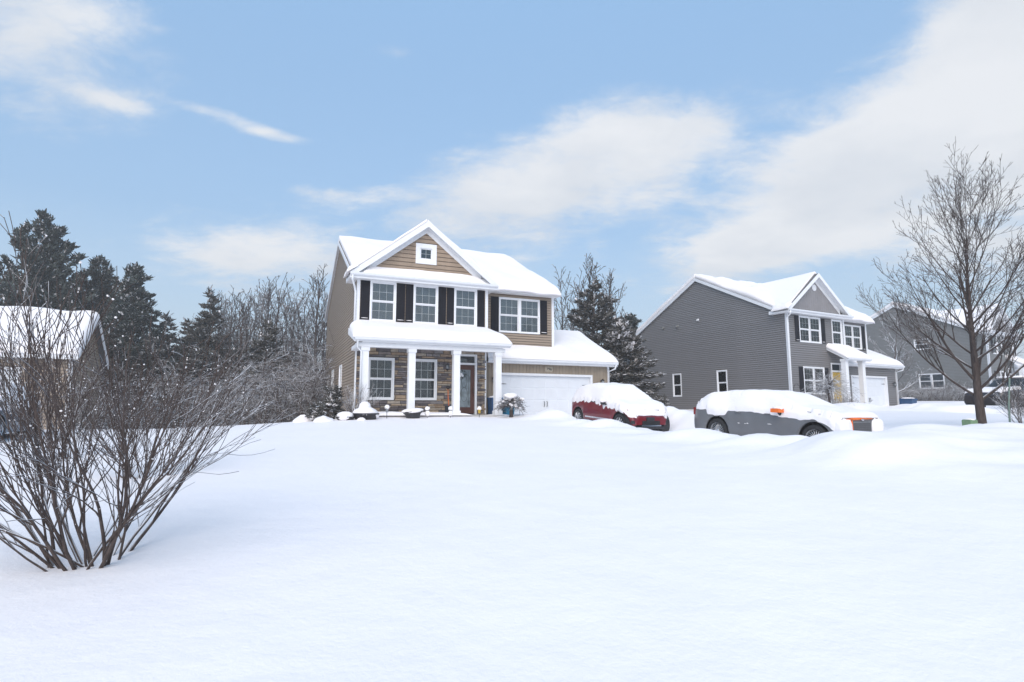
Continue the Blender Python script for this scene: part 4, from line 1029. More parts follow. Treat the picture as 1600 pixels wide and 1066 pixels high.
def bare_tree(name, label, loc, h, r, cfg, seed, material, group=None, trunk_mat=None, low=None):
    rg = random.Random(seed); t = empty(name, loc, 0, label, 'tree', group)
    tr = MB(); H_ = h * cfg['trunk']; pts = []; rs = []; n = 10; p = Vector((0, 0, -.3)); d = Vector((rg.gauss(0, .03), rg.gauss(0, .03), 1)).normalized()
    for i in range(n + 1):
        pts.append(p.copy()); rs.append(max(cfg['tip'] * 1.5, r * (1.12 if i == 0 else 1 - .93 * (i / n) ** 1.05))); d = (d + Vector((rg.gauss(0, .025), rg.gauss(0, .025), .05))).normalized(); p = p + d * (H_ / n)
    tr.tube(pts, rs, 10, True); tr.build('trunk', trunk_mat or material, t, True)
    mb = MB(); nb = cfg['limbs']; s0 = cfg['limb_start']
    for c in range(nb):
        f = s0 + (1 - s0) * (c + rg.random() * .8) / nb; x = f * n; i = min(int(x), n - 1); q = pts[i].lerp(pts[i + 1], x - i); a = c * 2.399 + rg.uniform(-.4, .4)
        el = R(rg.gauss(cfg['limb_el'][0] + (cfg['limb_el'][1] - cfg['limb_el'][0]) * (f - s0) / (1 - s0), 6))
        dd = Vector((math.cos(a) * math.cos(el), math.sin(a) * math.cos(el), math.sin(el)))
        L = h * cfg['limb_len'] * (1 - cfg['limb_short'] * ((f - s0) / (1 - s0))) * rg.uniform(.85, 1.15)
        grow(mb, rg, q, dd, L, rs[i] * cfg.get('limb_r', .42), 0, cfg['levels'], cfg)
    mb.build('crown', material, t, True); return t


STREET = dict(seg=[.22, .2, .16, .12], wob=[.04, .045, .055, .07], trop=[.05, .05, .045, .03], taper=[.85, .9, .9, .8], tip=.0045, sides=[6, 4, 3, 3], kids=[8, 6, 3.5], ref=[2.6, 1.3, .6], start=[.2, .15, .2],
              angle=[(27, 7), (32, 9), (38, 10)], ratio=[.58, .55, .5], short=[.45, .5, .4], trunk=.78, limbs=34, limb_start=.17, limb_el=(32, 75), limb_len=.41, limb_short=.30, limb_r=.40, levels=3)
WOODS = dict(seg=[.6, .5, .4, .3], wob=[.10, .12, .13, .14], trop=[.06, .05, .03, .02], taper=[.85, .9, .9, .8], tip=.019, sides=[5, 3, 3, 3], kids=[8, 5, 3], ref=[5, 2.5, 1.2], start=[.2, .2, .2],
             angle=[(36, 9), (40, 9), (42, 10)], ratio=[.5, .5, .5], short=[.5, .5, .4], trunk=.95, limbs=17, limb_start=.35, limb_el=(40, 72), limb_len=.40, limb_short=.6, limb_r=.5, levels=3)


def copy_tree(o, loc, rz, sc, label, group=None):
    c = o.copy(); col.objects.link(c); c.location = loc; c.rotation_euler = (0, 0, rz); c.scale = sc if isinstance(sc, tuple) else (sc, sc, sc); c['label'] = label
    if group: c['group'] = group
    for ch in list(o.children):
        k = ch.copy(); col.objects.link(k); k.parent = c
        for g in list(ch.children):
            q = g.copy(); col.objects.link(q); q.parent = k
    return c


def at(px, py, Y):
    d = ray(px, py); return EYE + d * (Y / d.y)


def spot(px, Y):
    d = ray(px, 641); x = d.x / d.y * Y; return (x, Y, gz(x, Y))


def conifer(name, label, loc, h, seed, style='pine', group=None, needle=None, rmax=None, dens=1.0, snow=.5, size=1.0, base=.08, ss=1.0):
    rg = random.Random(seed); t = empty(name, loc, rg.uniform(0, 6), label, 'tree', group); rmax = rmax or h * .24
    MB().tube([(0, 0, -.3), (rg.gauss(0, .1), rg.gauss(0, .1), h * .5), (0, 0, h * .985)], [h * .016, h * .010, .02], 8).build('trunk', BARK_DARK, t, True)
    br = MB(); fo = MB(); sn = MB(); z = h * base
    def tuft(p, d, s):
        for k in range(6):
            a = (d * rg.uniform(.5, 1.2) + Vector((rg.gauss(0, .55), rg.gauss(0, .55), rg.gauss(.10, .4)))).normalized(); L = s * rg.uniform(.7, 1.25); w = rand_perp(a, rg) * s * rg.uniform(.16, .30)
            q = p + Vector((rg.gauss(0, .25), rg.gauss(0, .25), rg.gauss(0, .15))) * s
            fo.add([q - w, q + w, q + a * L + w * .25, q + a * L - w * .25], [(0, 1, 2, 3)])
        if rg.random() < snow:
            for k in range(2):
                q = p + Vector((rg.gauss(0, .3) * s, rg.gauss(0, .3) * s, s * rg.uniform(.10, .26))); a = (d + Vector((rg.gauss(0, .4), rg.gauss(0, .4), rg.gauss(0, .12)))).normalized(); w = a.cross(Vector((0, 0, 1)))
                w = (w.normalized() if w.length > .01 else Vector((1, 0, 0))) * s * ss * rg.uniform(.14, .30); L = s * ss * rg.uniform(.35, .75); up = Vector((0, 0, s * .07))
                sn.add([q - w * .8, q + w * .8, q + a * L + w * .5, q + a * L - w * .5, q + a * L * .5 + up], [(0, 1, 4), (1, 2, 4), (2, 3, 4), (3, 0, 4)])
    while z < h * .97:
        f = z / h; R_ = rmax * ((1 - f) ** (.75 if style == 'pine' else .95)) * (1 if f > .18 else .75 + .25 * f / .18)
        nb = rg.randint(5, 7) if f < .8 else rg.randint(3, 5)
        for b in range(nb):
            a = rg.uniform(0, 6.283); L = max(.25, R_ * rg.uniform(.6, 1.15)); el = R(rg.gauss(12 + 40 * f, 9)) if style == 'pine' else R(rg.gauss(-8 + 45 * f, 7))
            d = Vector((math.cos(a) * math.cos(el), math.sin(a) * math.cos(el), math.sin(el))); p = Vector((0, 0, z + rg.uniform(-.15, .15))); pts = [p.copy()]; n = max(2, int(L / .35))
            for i in range(n):
                d = (d + Vector((rg.gauss(0, .09), rg.gauss(0, .09), .05 if style == 'pine' else (-.04 if i < n * .6 else .08)))).normalized(); p = p + d * (L / n); pts.append(p.copy())
            br.tube(pts, [max(.012, .035 * L / 2 * (1 - i / (n + 1))) for i in range(n + 1)], 3, False)
            m = max(2, int(L * 9 * dens))
            for k in range(m):
                g = 1 - (1 - .22) * rg.random() ** (1.5 if style == 'pine' else 1.0) * (1 if k else 0); x = g * n; i = min(int(x), n - 1); q = pts[i].lerp(pts[i + 1], x - i)
                side = d.cross(Vector((0, 0, 1))); side = side.normalized() if side.length > .01 else Vector((1, 0, 0))
                q = q + side * rg.gauss(0, .17 * L * (1.1 - g) + .06) + Vector((0, 0, rg.gauss(0, .05)))
                tuft(q, (d + side * rg.gauss(0, .5)).normalized(), size * rg.uniform(.20, .34))
        z += rg.uniform(.3, .5) * (h / 11) ** .5
    tuft(Vector((0, 0, h * .98)), Vector((0, 0, 1)), size * .4)
    br.build('branches', BARK_DARK, t); fo.build('crown', needle or NEEDLE, t); sn.build('snow', SNOW, t, kind='stuff'); return t


# woodland behind: conifers first, then bare trees
p1 = conifer('pine_tree', 'tallest dark pine rising over the low tan garage roof', spot(42, 44), 17.0, 1, 'pine', 'dark pines beyond the low garage', rmax=7.2, snow=.5, size=1.3, dens=.9)
p2 = conifer('pine_tree', 'dark pine with narrow top standing between two other pines', spot(136, 48), 14.6, 2, 'pine', 'dark pines beyond the low garage', rmax=5.4, snow=.5, size=1.25)
p3 = conifer('pine_tree', 'blue-green pine with snow on its boughs, beside the shrub tops', spot(192, 44), 12.9, 3, 'pine', 'dark pines beyond the low garage', rmax=4.5, snow=.6, size=1.2)
copy_tree(p2, spot(-60, 46), 1.1, (1.1, 1.1, 1.05), 'dark pine at the end of the row behind the low garage', 'dark pines beyond the low garage')
copy_tree(p3, spot(92, 54), 2.2, 1.05, 'pine half hidden behind the tallest pine', 'dark pines beyond the low garage')
p4 = conifer('spruce_tree', 'pointed brownish spruce standing clear of the pines', spot(318, 47), 11.6, 4, 'spruce', 'spruces in the wood', NEEDLE2, 4.3, 1.1, .5, 1.15)
copy_tree(p4, spot(250, 50), 2.4, (1.15, 1.15, .86), 'squat spruce between the pines and the pointed spruce', 'spruces in the wood')
copy_tree(p4, spot(284, 54), .7, (1, 1, .88), 'low spruce just behind the pointed spruce', 'spruces in the wood')
p5 = conifer('spruce_tree', 'ragged brown spruce with snow-lined boughs below the bare trees', spot(412, 38), 7.2, 5, 'spruce', 'spruces in the wood', NEEDLE2, 3.6, .9, .65, 1.0)
copy_tree(p5, spot(365, 41), 1.9, (1.0, 1.0, .8), 'small snow-lined spruce next to the ragged spruce', 'spruces in the wood')
copy_tree(p5, spot(300, 38), 3.9, (1.1, 1.1, .75), 'low wide spruce under the pointed spruce, behind the shrub sprays', 'spruces in the wood')
copy_tree(p5, spot(232, 40), 5.1, (1.1, 1.1, .9), 'bushy low spruce beside the blue-green pine', 'spruces in the wood')
copy_tree(p4, spot(160, 38), 4.4, (.9, .9, .62), 'short spruce at the gable end of the low tan garage', 'spruces in the wood')
copy_tree(p5, spot(455, 44), .6, (.9, .9, .62), 'little spruce in the pale wood near the tan house', 'spruces in the wood')
p6 = conifer('spruce_tree', 'dense snow-laden spruce growing between the tan and grey houses', spot(932, 37), 8.9, 6, 'spruce', None, NEEDLE2, 5.4, 1.5, .75, .9, .02, 1.25)
conifer('spruce_tree', 'low spruce with boughs thickly lined in snow against the grey side wall', spot(975, 34), 5.4, 66, 'spruce', None, NEEDLE2, 3.6, 1.5, 1.0, .9, .02, 1.7)
p7 = copy_tree(p3, spot(988, 46), .4, (.85, .85, .62), 'greyish pine peeping over the rake of the grey house'); p7['category'] = 'tree'
w1 = bare_tree('bare_tree', 'spreading bare tree with arching crown above the ragged spruce', spot(428, 44), 11.6, .17, WOODS, 11, FAR_BARK, 'bare trees in the wood')
w2 = bare_tree('bare_tree', 'tall bare tree close to the corner of the tan house', spot(494, 40), 11.2, .17, dict(WOODS, limb_el=(58, 78), limb_len=.36), 12, FAR_BARK, 'bare trees in the wood')
w3 = bare_tree('bare_tree', 'slender bare tree behind the pointed spruce', spot(365, 50), 11.6, .15, dict(WOODS, limb_el=(50, 75), limb_len=.34), 13, FAR_BARK, 'bare trees in the wood')
G_ = 'bare trees in the wood'
for (src, px, Y, sc, lab) in ((w3, 392, 56, 1.1, 'slim bare tree straight behind the ragged spruce'), (w2, 455, 58, 1.0, None), (w1, 475, 66, .95, None), (w3, 512, 52, 1.0, 'bare tree partly hidden by the corner of the tan house'), (w3, 440, 48, .7, 'short bare tree under the arching crown of a taller one'), (w2, 466, 44, .62, 'small snowy sapling tree next to the little spruce'), (w1, 345, 62, 1.0, 'faint bare tree showing over the shoulder of the pointed spruce'), (w2, 520, 62, 1.05, None), (w3, 300, 66, 1.1, 'bare tree top between the squat and the pointed spruce'), (w3, 478, 50, .8, None), (w2, 410, 70, 1.15, None), (w1, 372, 52, 1.05, 'wide bare tree behind the small snow-lined spruce'), (w1, 452, 52, 1.08, None), (w2, 418, 50, 1.1, None), (w3, 350, 46, .95, 'bare tree touching the side of the pointed spruce'), (w2, 386, 47, .95, None), (w3, 505, 46, 1.0, None), (w1, 505, 58, 1.05, None), (w2, 335, 56, 1.15, None), (w1, 400, 60, 1.25, None), (w3, 468, 54, 1.1, None), (w2, 438, 64, 1.3, None)):
    copy_tree(src, spot(px, Y), rng.uniform(0, 6), sc, lab or {w1.name: 'spreading bare tree deep in the pale wood beside the tan house', w2.name: 'upright bare tree deep in the pale wood beside the tan house', w3.name: 'slender bare tree deep in the pale wood beside the tan house'}[src.name], G_)
for (src, px, Y, sc, lab) in ((w2, 925, 43, 1.06, 'tallest bare tree rising straight behind the snow-laden spruce'), (w2, 965, 45, 1.0, 'bare tree fanning out over the grey house side of the spruce'), (w3, 880, 44, .98, 'bare tree showing over the snowy garage roof'), (w3, 905, 50, 1.08, 'faint bare tree between two others behind the garage')):
    copy_tree(src, spot(px, Y), rng.uniform(0, 6), sc, lab, 'bare trees behind the garage')
YOUNG = dict(WOODS, limbs=20, limb_start=.15, limb_el=(15, 60), limb_len=.42, limb_short=.5, tip=.011, seg=[.4, .35, .3, .25], ref=[2.6, 1.3, .6])
y1 = bare_tree('bare_tree', 'twiggy snow-dusted tree filling the gap between the grey houses', spot(1398, 42), 6.6, .10, YOUNG, 15, TWIG_SNOW)
street_tree = bare_tree('street_tree', 'bare young maple with upright crown standing in the snow by the utility box', (12.25, 15.0, gz(12.25, 15)), 6.9, .118, STREET, 21, BARK)


def thicket(name, label, spots, seed, hmin, hmax, material, n, spread, kind='stuff', cat='undergrowth'):
    rg = random.Random(seed); mb = MB()
    for _ in range(n):
        px, Y = rg.choice(spots); x, y, z = spot(px + rg.gauss(0, spread), Y + rg.uniform(-3, 3)); h = rg.uniform(hmin, hmax)
        d = Vector((rg.gauss(0, .35), rg.gauss(0, .35), 1)).normalized(); p = Vector((x, y, z - .1)); pts = [p.copy()]
        for i in range(4): d = (d + Vector((rg.gauss(0, .15), rg.gauss(0, .15), -.03))).normalized(); p = p + d * h / 4; pts.append(p.copy())
        mb.tube(pts, [.022, .018, .014, .011, .007], 3, False)
        for k in range(rg.randint(6, 11)):
            i = rg.randint(0, 3); q = pts[i].lerp(pts[i + 1], rg.random()); e = Vector((rg.gauss(0, 1), rg.gauss(0, 1), rg.gauss(.25, .4))).normalized(); L = h * rg.uniform(.15, .4)
            m = q + e * L * .5 + Vector((0, 0, .04)); tip = q + e * L + Vector((0, 0, -.04)); mb.tube([q, m, tip], [.013, .010, .007], 3, False)
            for j in range(2):
                g = m.lerp(tip, rg.random()); e2 = (e + Vector((rg.gauss(0, .7), rg.gauss(0, .7), rg.gauss(0, .5)))).normalized(); mb.tube([g, g + e2 * L * .4], [.009, .006], 3, False)
    o = mb.build(name, material, None, True); o['kind'] = kind; o['label'] = label; return o


thicket('undergrowth', 'snowy tangle of saplings and brush along the wood edge', [(x, Y) for x in range(355, 520, 12) for Y in (30, 36, 43)], 1, 1.2, 4.6, BRUSH, 760, 9)
thicket('undergrowth', 'dark snowy brush under the pines', [(x, Y) for x in range(-30, 350, 16) for Y in (33, 39, 45)], 2, 1.2, 4.2, BRUSH, 760, 12)
thicket('undergrowth', 'far pale brush closing the wood behind the houses', [(x, Y) for x in range(240, 540, 14) for Y in (70, 82)], 5, 4, 9, FAR_BARK, 300, 14)
thicket('undergrowth', 'snowy brush behind the garage and spruce', [(x, Y) for x in range(860, 1000, 14) for Y in (44, 50)], 6, 1.5, 4, TWIG_SNOW, 120, 8)


def hedge(name, label, spots, seed, n, h, cat='hedge'):
    rg = random.Random(seed); x0, y0, z0 = spots[0]; mb = MB()
    for _ in range(n):
        x, y, z = rg.choice(spots); x += rg.gauss(0, .35); y += rg.gauss(0, .35); z = gz(x, y); a = rg.uniform(0, 6.28); d = Vector((math.cos(a) * .6, math.sin(a) * .6, 1)).normalized(); L = h * rg.uniform(.6, 1.1); p = Vector((x, y, z - .05)); pts = [p.copy()]
        for i in range(4): d = (d + Vector((rg.gauss(0, .22), rg.gauss(0, .22), -.08))).normalized(); p = p + d * L / 4; pts.append(p.copy())
        mb.tube(pts, [.012, .010, .008, .006, .005], 3, False)
        for k in range(5):
            i = rg.randint(1, 3); q = pts[i]; e = (d + Vector((rg.gauss(0, .8), rg.gauss(0, .8), rg.gauss(0, .5)))).normalized(); mb.tube([q, q + e * L * .3], [.007, .004], 3, False)
    o = mb.build(name, TWIG_SNOW, None, True); tag(o, label, cat); return o


hs = [tuple(H3.w(-1.0, v)) for v in np.linspace(1.2, 7.5, 12)]
hedge('hedge', 'twiggy snow-dusted hedge along the side wall of the far grey house', hs, 3, 420, 1.9)
hedge('hedge', 'low twiggy hedge under the front window of the grey house', [tuple(H2.w(u, -1.1)) for u in (1.0, 1.6, 2.2, 2.8, 3.3)], 4, 170, 1.0)


def shrub(name, label, loc, stems, seed, h, spread, material=TWIG_RED, base_r=.35, levels=2, kids=(7, 4), r0=.018, lean=None, ref=(2.4, .9), base_off=None):
    rg = random.Random(seed); t = empty(name, loc, 0, label, 'shrub'); cfg = dict(seg=[.16, .14, .12], wob=[.06, .085, .10], trop=[.03, .045, .05], taper=[.88, .85, .8], tip=.0028, sides=[6, 4, 3], kids=list(kids) + [3], ref=list(ref) + [.5], start=[.10, .12, .15],
               angle=[(20, 7), (24, 8), (30, 9)], ratio=[.72, .5, .4], short=[.62, .5, .4])
    for s in range(stems):
        a = rg.uniform(0, 6.283); rr = base_r * rg.random() ** .5; x, y = rr * math.cos(a), rr * math.sin(a)
        if base_off: ox, oy = rg.choice(base_off); x += ox; y += oy
        zz = gz(loc[0] + x, loc[1] + y) - loc[2]
        tilt = spread * rg.random() ** .75; b = a + rg.gauss(0, .5); d = Vector((math.cos(b) * math.sin(tilt), math.sin(b) * math.sin(tilt), math.cos(tilt)))
        if lean: d = (d + Vector(lean)).normalized()
        L = h * rg.uniform(.72, 1.08) / (.55 + .45 * math.cos(tilt)); mb = MB(); grow(mb, rg, Vector((x, y, zz - .08)), d, L, r0 * rg.uniform(.7, 1.35), 0, levels, cfg)
        # buds and little caps of snow in the forks
        st = mb.build('stem', material, t, True); sn = MB()
        vs = mb.v
        for k in range(16):
            q = vs[rg.randrange(len(vs))]; e = rg.uniform(.004, .010)
            if q[2] > .3: sn.blob((q[0], q[1], q[2] + .004), e, e, e * .8, k, 6, 4)
        sn.build('snow', SNOW, st, True, kind='stuff')
    return t


bx, by = -3.74, 5.15
shrub('bare_shrub', 'big bare multi-stemmed shrub with reddish stems standing in the open snow', (bx, by, gz(bx, by)), 24, 37, 2.05, R(46), base_r=.2, kids=(8, 8), r0=.0135, levels=2, ref=(2.4, 1.0), base_off=[(-.05, 0), (.06, .05), (.1, .15), (0, .1)], lean=(-.03, 0, 0))
bx, by = -5.85, 9.35
shrub('bare_shrub', 'second bare shrub with a dense spray of thin stems behind the bigger shrub', (bx, by, gz(bx, by)), 17, 32, 1.72, R(47), base_r=.28, kids=(9, 7), r0=.0115, levels=2, ref=(2.4, 1.0))
bx, by = -8.6, 11.3
shrub('bare_shrub', 'bare shrub half hidden behind the two others near the parked car', (bx, by, gz(bx, by)), 13, 33, 1.85, R(40), base_r=.3, kids=(8, 7), r0=.011, levels=2, ref=(2.4, 1.0))


# ------------------------------------------------------------------ vehicles
def sstep(a, b, x):
    t = min(1, max(0, (x - a) / (b - a))); return t * t * (3 - 2 * t)


def make_car(name, label, category, loc, rz, pitch, P, group=None):
    """x forward, y to the car's left, z up; origin on the ground between the axles"""
    rg = random.Random(P.get('seed', 1)); root = empty(name, loc, rz, label, category, group, ry=pitch)
    xr, xf, W, r = P['xr'], P['xf'], P['W'], P['r']; Ra = r * 1.17; wh = P['wheels']; top = P['top']; tx = [a for a, _ in top]; tz = [b for _, b in top]
    xm, half = (xr + xf) / 2, (xf - xr) / 2; belt = P['belt']; rock = P.get('rocker', .27)
    def zt(x): return float(np.interp(x, tx, tz))
    def Wp(x):
        t = abs(x - xm) / half; return W * (1 - P.get('round', .20) * max(0, (t - .74) / .26) ** 2.3)
    def zb(x):
        z = rock + .10 * sstep(.93, 1, abs(x - xm) / half)
        for w in wh:
            if abs(x - w) < Ra: z = max(z, r + math.sqrt(Ra * Ra - (x - w) ** 2))
        return z
    def bz(x): return belt + P.get('wedge', -.02) * (x - xm) / half
    def section(x):
        w, b, t, bl = Wp(x), zb(x), zt(x), bz(x); bl = min(bl, t - .03); f = min(1, max(0, (t - bl) / .5)); wr = w - .06 - P.get('tumble', .27) * f
        z1, z2, z3 = max(b + .02, .42), max(b + .04, .62), max(b + .06, bl - .12)
        pts = [(w - .055, b), (w - .012, max(b + .01, min(z1, b + .12))), (w, max(z2, b + .05)), (w - .008, z3), (w - .05, max(bl, z3 + .01))]
        top_ = max(t, pts[-1][1] + .03)
        e = (top_ - pts[-1][1])
        pts += [(w - .075 - .01 * f, pts[-1][1] + .12 * e), ((w - .08) * (1 - .55) + wr * .55, pts[-1][1] + .55 * e), (wr + .02, pts[-1][1] + .86 * e), (wr - .07, pts[-1][1] + .955 * e), (wr * .55, top_ - .012), (0, top_)]
        return pts
    xs = list(np.linspace(xr, xf, 96))
    for w in wh: xs += [w - Ra + .001, w + Ra - .001, w - Ra * .97, w + Ra * .97]
    xs = sorted(xs); secs = [section(x) for x in xs]; n = len(secs[0]); mb = MB()
    for sg in (-1, 1):
        o = len(mb.v); mb.v += [(x, sg * y, z) for x, s in zip(xs, secs) for y, z in s]
        for i in range(len(xs) - 1):
            for k in range(n - 1):
                xc = (xs[i] + xs[i + 1]) / 2; gl = k >= 4 and k <= 6 and P['glass'][0] < xc < P['glass'][1]
                gl = gl or (k > 6 and (P['glass'][2] < xc < P['glass'][1] or P['glass'][0] < xc < P['glass'][3]))
                mb.f.append((o + i * n + k, o + i * n + k + 1, o + (i + 1) * n + k + 1, o + (i + 1) * n + k)); mb.m.append(1 if gl else 0)
    for s, x in ((secs[0], xs[0]), (secs[-1], xs[-1])):
        mb.add([(x, y, z) for y, z in s] + [(x, -y, z) for y, z in s[:-1]][::-1], [tuple(range(2 * n - 1))])
    body = fix_normals(mb.build('body', [P['paint'], CARGLASS], root, True))
    # dark underbody so that the arches are closed
    ub = MB().box(xr + .25, xf - .25, -W + .25, W - .25, rock - .02, .8); ub.build('underbody', BLACK, root)
    for w in wh:
        for sg in (-1, 1): MB().lathe([(Ra * .98, -.3), (Ra * .98, 0)], 20, (w, sg * (W - .03) if sg > 0 else -(W - .03) + .3, r), 'y').build('wheel_arch', BLACK, root, True)
    for w in wh:
        for sg in (-1, 1):
            y = sg * (W - .13); ty = MB().lathe([(r * .68, -.105), (r * .93, -.11), (r * .985, -.09), (r, -.04), (r, .04), (r * .985, .09), (r * .93, .11), (r * .68, .105)], 32, axis='y').build('wheel', RUBBER, root, True); ty.location = (w, y, r); ty.rotation_euler = (0, rg.uniform(0, 6), 0)
            rim = MB(); yo = sg * .085
            rim.lathe([(r * .70, yo * 1.15), (r * .70, yo * .3), (r * .62, yo * .2), (r * .62, yo * .9), (r * .66, yo * 1.2)], 32, axis='y')
            rim.lathe([(0, yo * 1.05), (.06, yo), (.07, yo * .5), (0, yo * .5)], 16, axis='y')
            ns = P['spokes']
            for k in range(ns):
                a0 = 2 * math.pi * k / ns; a1 = a0 + P.get('swirl', .0)
                rim.tube([(.05 * math.cos(a0), yo * .85, .05 * math.sin(a0)), (r * .36 * math.cos((a0 + a1) / 2 - .02), yo * .95, r * .36 * math.sin((a0 + a1) / 2)), (r * .65 * math.cos(a1), yo * .85, r * .65 * math.sin(a1))], [P.get('spoke_r', .022)] * 3, 5)
            rim.build('rim', P.get('rim', ALLOY), ty, True)
            MB().lathe([(0, -yo * .1), (r * .62, -yo * .1)], 24, axis='y').build('brake_disc', BLACK, ty)
            if P.get('wheel_snow'):
                sn = MB()
                for k in range(5): a = R(-90) + rg.gauss(0, .5); sn.blob((r * .55 * math.cos(a), yo * 1.0, r * .55 * math.sin(a)), .07, .02, .04, k, 8, 5)
                s_ = sn.build('snow', SNOW, ty, True, kind='stuff')
    # snow blanket over the upper body
    sx = [x for x in np.linspace(P['snow_x'][0], P['snow_x'][1], 150)]; mb = MB(); K = 30; T = P.get('T', .09)
    ph = [rg.uniform(0, 6.3) for _ in range(8)]
    rag = {sg: [rg.gauss(0, 1) for _ in sx] for sg in (-1, 1)}
    def low(x, sg, i):
        b = float(np.interp(x, [a for a, _ in P['snow_low']], [c for _, c in P['snow_low']])); w = P.get('rag', .045)
        q = .7 * math.sin(9 * x + ph[0] + sg) + .55 * math.sin(23 * x + ph[1]) + .22 * rag[sg][i] + .5 * math.sin(4.1 * x + ph[2]) + .15 * math.sin(41 * x + ph[3])
        return b + w * q
    rows = []
    for i, x in enumerate(sx):
        xc = min(max(x, xr + .001), xf - .001); s = section(xc)
        def half_line(sg):
            pts = [Vector((y, z)) for y, z in s]; z0 = min(low(x, sg, i), zt(xc) - .04); out = []
            for a, b in zip(pts, pts[1:]):
                if b.y <= z0 and b is not pts[-1]: continue
                if a.y < z0 <= b.y: t = (z0 - a.y) / max(1e-6, b.y - a.y); out.append(a.lerp(b, t))
                elif not out: out.append(a.copy())
                out.append(b.copy())
            if len(out) < 2: out = [pts[-2], pts[-1]]
            return out
        Rl = half_line(-1); Ll = half_line(1); line = [Vector((-p.x, p.y)) for p in Rl] + [Vector((p.x, p.y)) for p in Ll[::-1]][1:]
        # resample evenly
        ds = [0]
        for a, b in zip(line, line[1:]): ds.append(ds[-1] + (b - a).length)
        tot = ds[-1]; row = []
        for k in range(K + 1):
            d = tot * (.5 - .5 * math.cos(math.pi * k / K)) if k not in (0, K) else (0 if k == 0 else tot); j = max(0, min(len(ds) - 2, next((q for q in range(len(ds) - 1) if ds[q + 1] >= d), len(ds) - 2)))
            f = (d - ds[j]) / max(1e-6, ds[j + 1] - ds[j]); p = line[j].lerp(line[j + 1], f); tg = (line[j + 1] - line[j]).normalized(); nr = Vector((-tg.y, tg.x))
            if nr.y < 0 and abs(p.x) < W * .5: nr = -nr
            if nr.x * p.x < 0 and abs(nr.x) > .3: nr = -nr
            e = sstep(0, .16, min(d, tot - d)); ex = sstep(0, .22, min(x - sx[0], sx[-1] - x) + .03)
            th = (.012 + (T * (.30 + .70 * max(0, nr.y)) + .018 * math.sin(5 * x + 3 * p.x + ph[4]) * math.sin(7 * p.x + ph[5])) * e) * (.3 + .7 * ex)
            row.append((x, p.x + nr.x * th, p.y + nr.y * th + .02 * max(0, nr.y)))
        rows.append(row)
    mb.v = [q for row in rows for q in row]; m = K + 1
    # the same rows pulled onto the body close the blanket from below
    base = len(mb.v); mb.v += [(x, y * .97, z - .03) for row in rows for x, y, z in row]
    for i in range(len(rows) - 1):
        for k in range(K): a = i * m + k; mb.f.append((a, a + 1, a + m + 1, a + m)); mb.f.append((base + a, base + a + m, base + a + m + 1, base + a + 1)); mb.m += [0, 0]
        for a in (i * m, i * m + K): mb.f.append((a, a + m, base + a + m, base + a)); mb.m.append(0)
    for k in range(K):
        for a in (k, (len(rows) - 1) * m + k): mb.f.append((a, a + 1, base + a + 1, base + a)); mb.m.append(0)
    fix_normals(mb.build('snow', SNOW, root, True))
    def side_y(x, z):
        s = section(x)
        for a, b in zip(s, s[1:]):
            if a[1] <= z <= b[1]: return a[0] + (b[0] - a[0]) * (z - a[1]) / max(1e-6, b[1] - a[1])
        return s[2][0]
    root['_'] = 0; del root['_']
    return root, section, side_y


def strip(parent, name, pts, side_y, sg, h, t, material):
    """thin moulding following the body side through the points (x, z)"""
    mb = MB(); vs = []
    for x, z in pts:
        for zz in (z - h / 2, z + h / 2):
            y = side_y(x, zz); vs += [(x, sg * (y - .01), zz), (x, sg * (y + t), zz)]
    fs = []
    for i in range(len(pts) - 1):
        a = i * 4; b = a + 4; fs += [(a + 1, a + 3, b + 3, b + 1), (a, a + 1, b + 1, b), (a + 2, b + 2, b + 3, a + 3)]
    mb.add(vs, fs); return fix_normals(mb.build(name, material, parent))


n1 = -H1.b        # out of the drive
car_rz = math.atan2(n1.y, n1.x)
SUV = dict(xr=-2.26, xf=1.98, round=.36, W=.93, r=.375, wheels=(-1.41, 1.41), belt=1.04, rocker=.30, paint=RED, glass=(-2.1, .98, .42, -1.7), spokes=12, spoke_r=.020, wheel_snow=True, seed=4, T=.075, rag=.04,
           top=[(-2.26, .86), (-2.22, 1.04), (-2.02, 1.34), (-1.72, 1.54), (-1.2, 1.64), (-.4, 1.67), (.2, 1.63), (.5, 1.52), (1.0, 1.14), (1.25, 1.08), (1.6, .98), (1.82, .86), (1.92, .74), (1.98, .66)],
           snow_x=(-2.24, 1.96), snow_low=[(-2.3, .92), (-1.9, .93), (-1.2, 1.07), (-1.05, 1.03), (-.3, 1.04), (.3, .99), (.45, .86), (.62, .96), (1.0, .84), (1.4, .87), (1.65, .78), (1.82, .68), (1.96, .62)])
mid = H1.w(8.0 + .945, -4.53)
suv, sec, sy = make_car('suv', 'dark red SUV buried in snow, parked before the white garage door', 'car', (mid.x, mid.y, .83), car_rz, math.atan2(.18, 2.82), SUV, 'cars on the drive of the tan house')
X = SUV['xf']
MB().box(X - .05, X + .012, -.36, .36, .40, .54).build('lower_grille', BLACK, suv); MB().box(X - .04, X + .03, -.40, .40, .355, .39).build('chrome_strip', CHROME, suv)
MB().box(X - .02, X + .035, -.20, .12, .52, .66).build('licence_plate', BLACKP, suv)
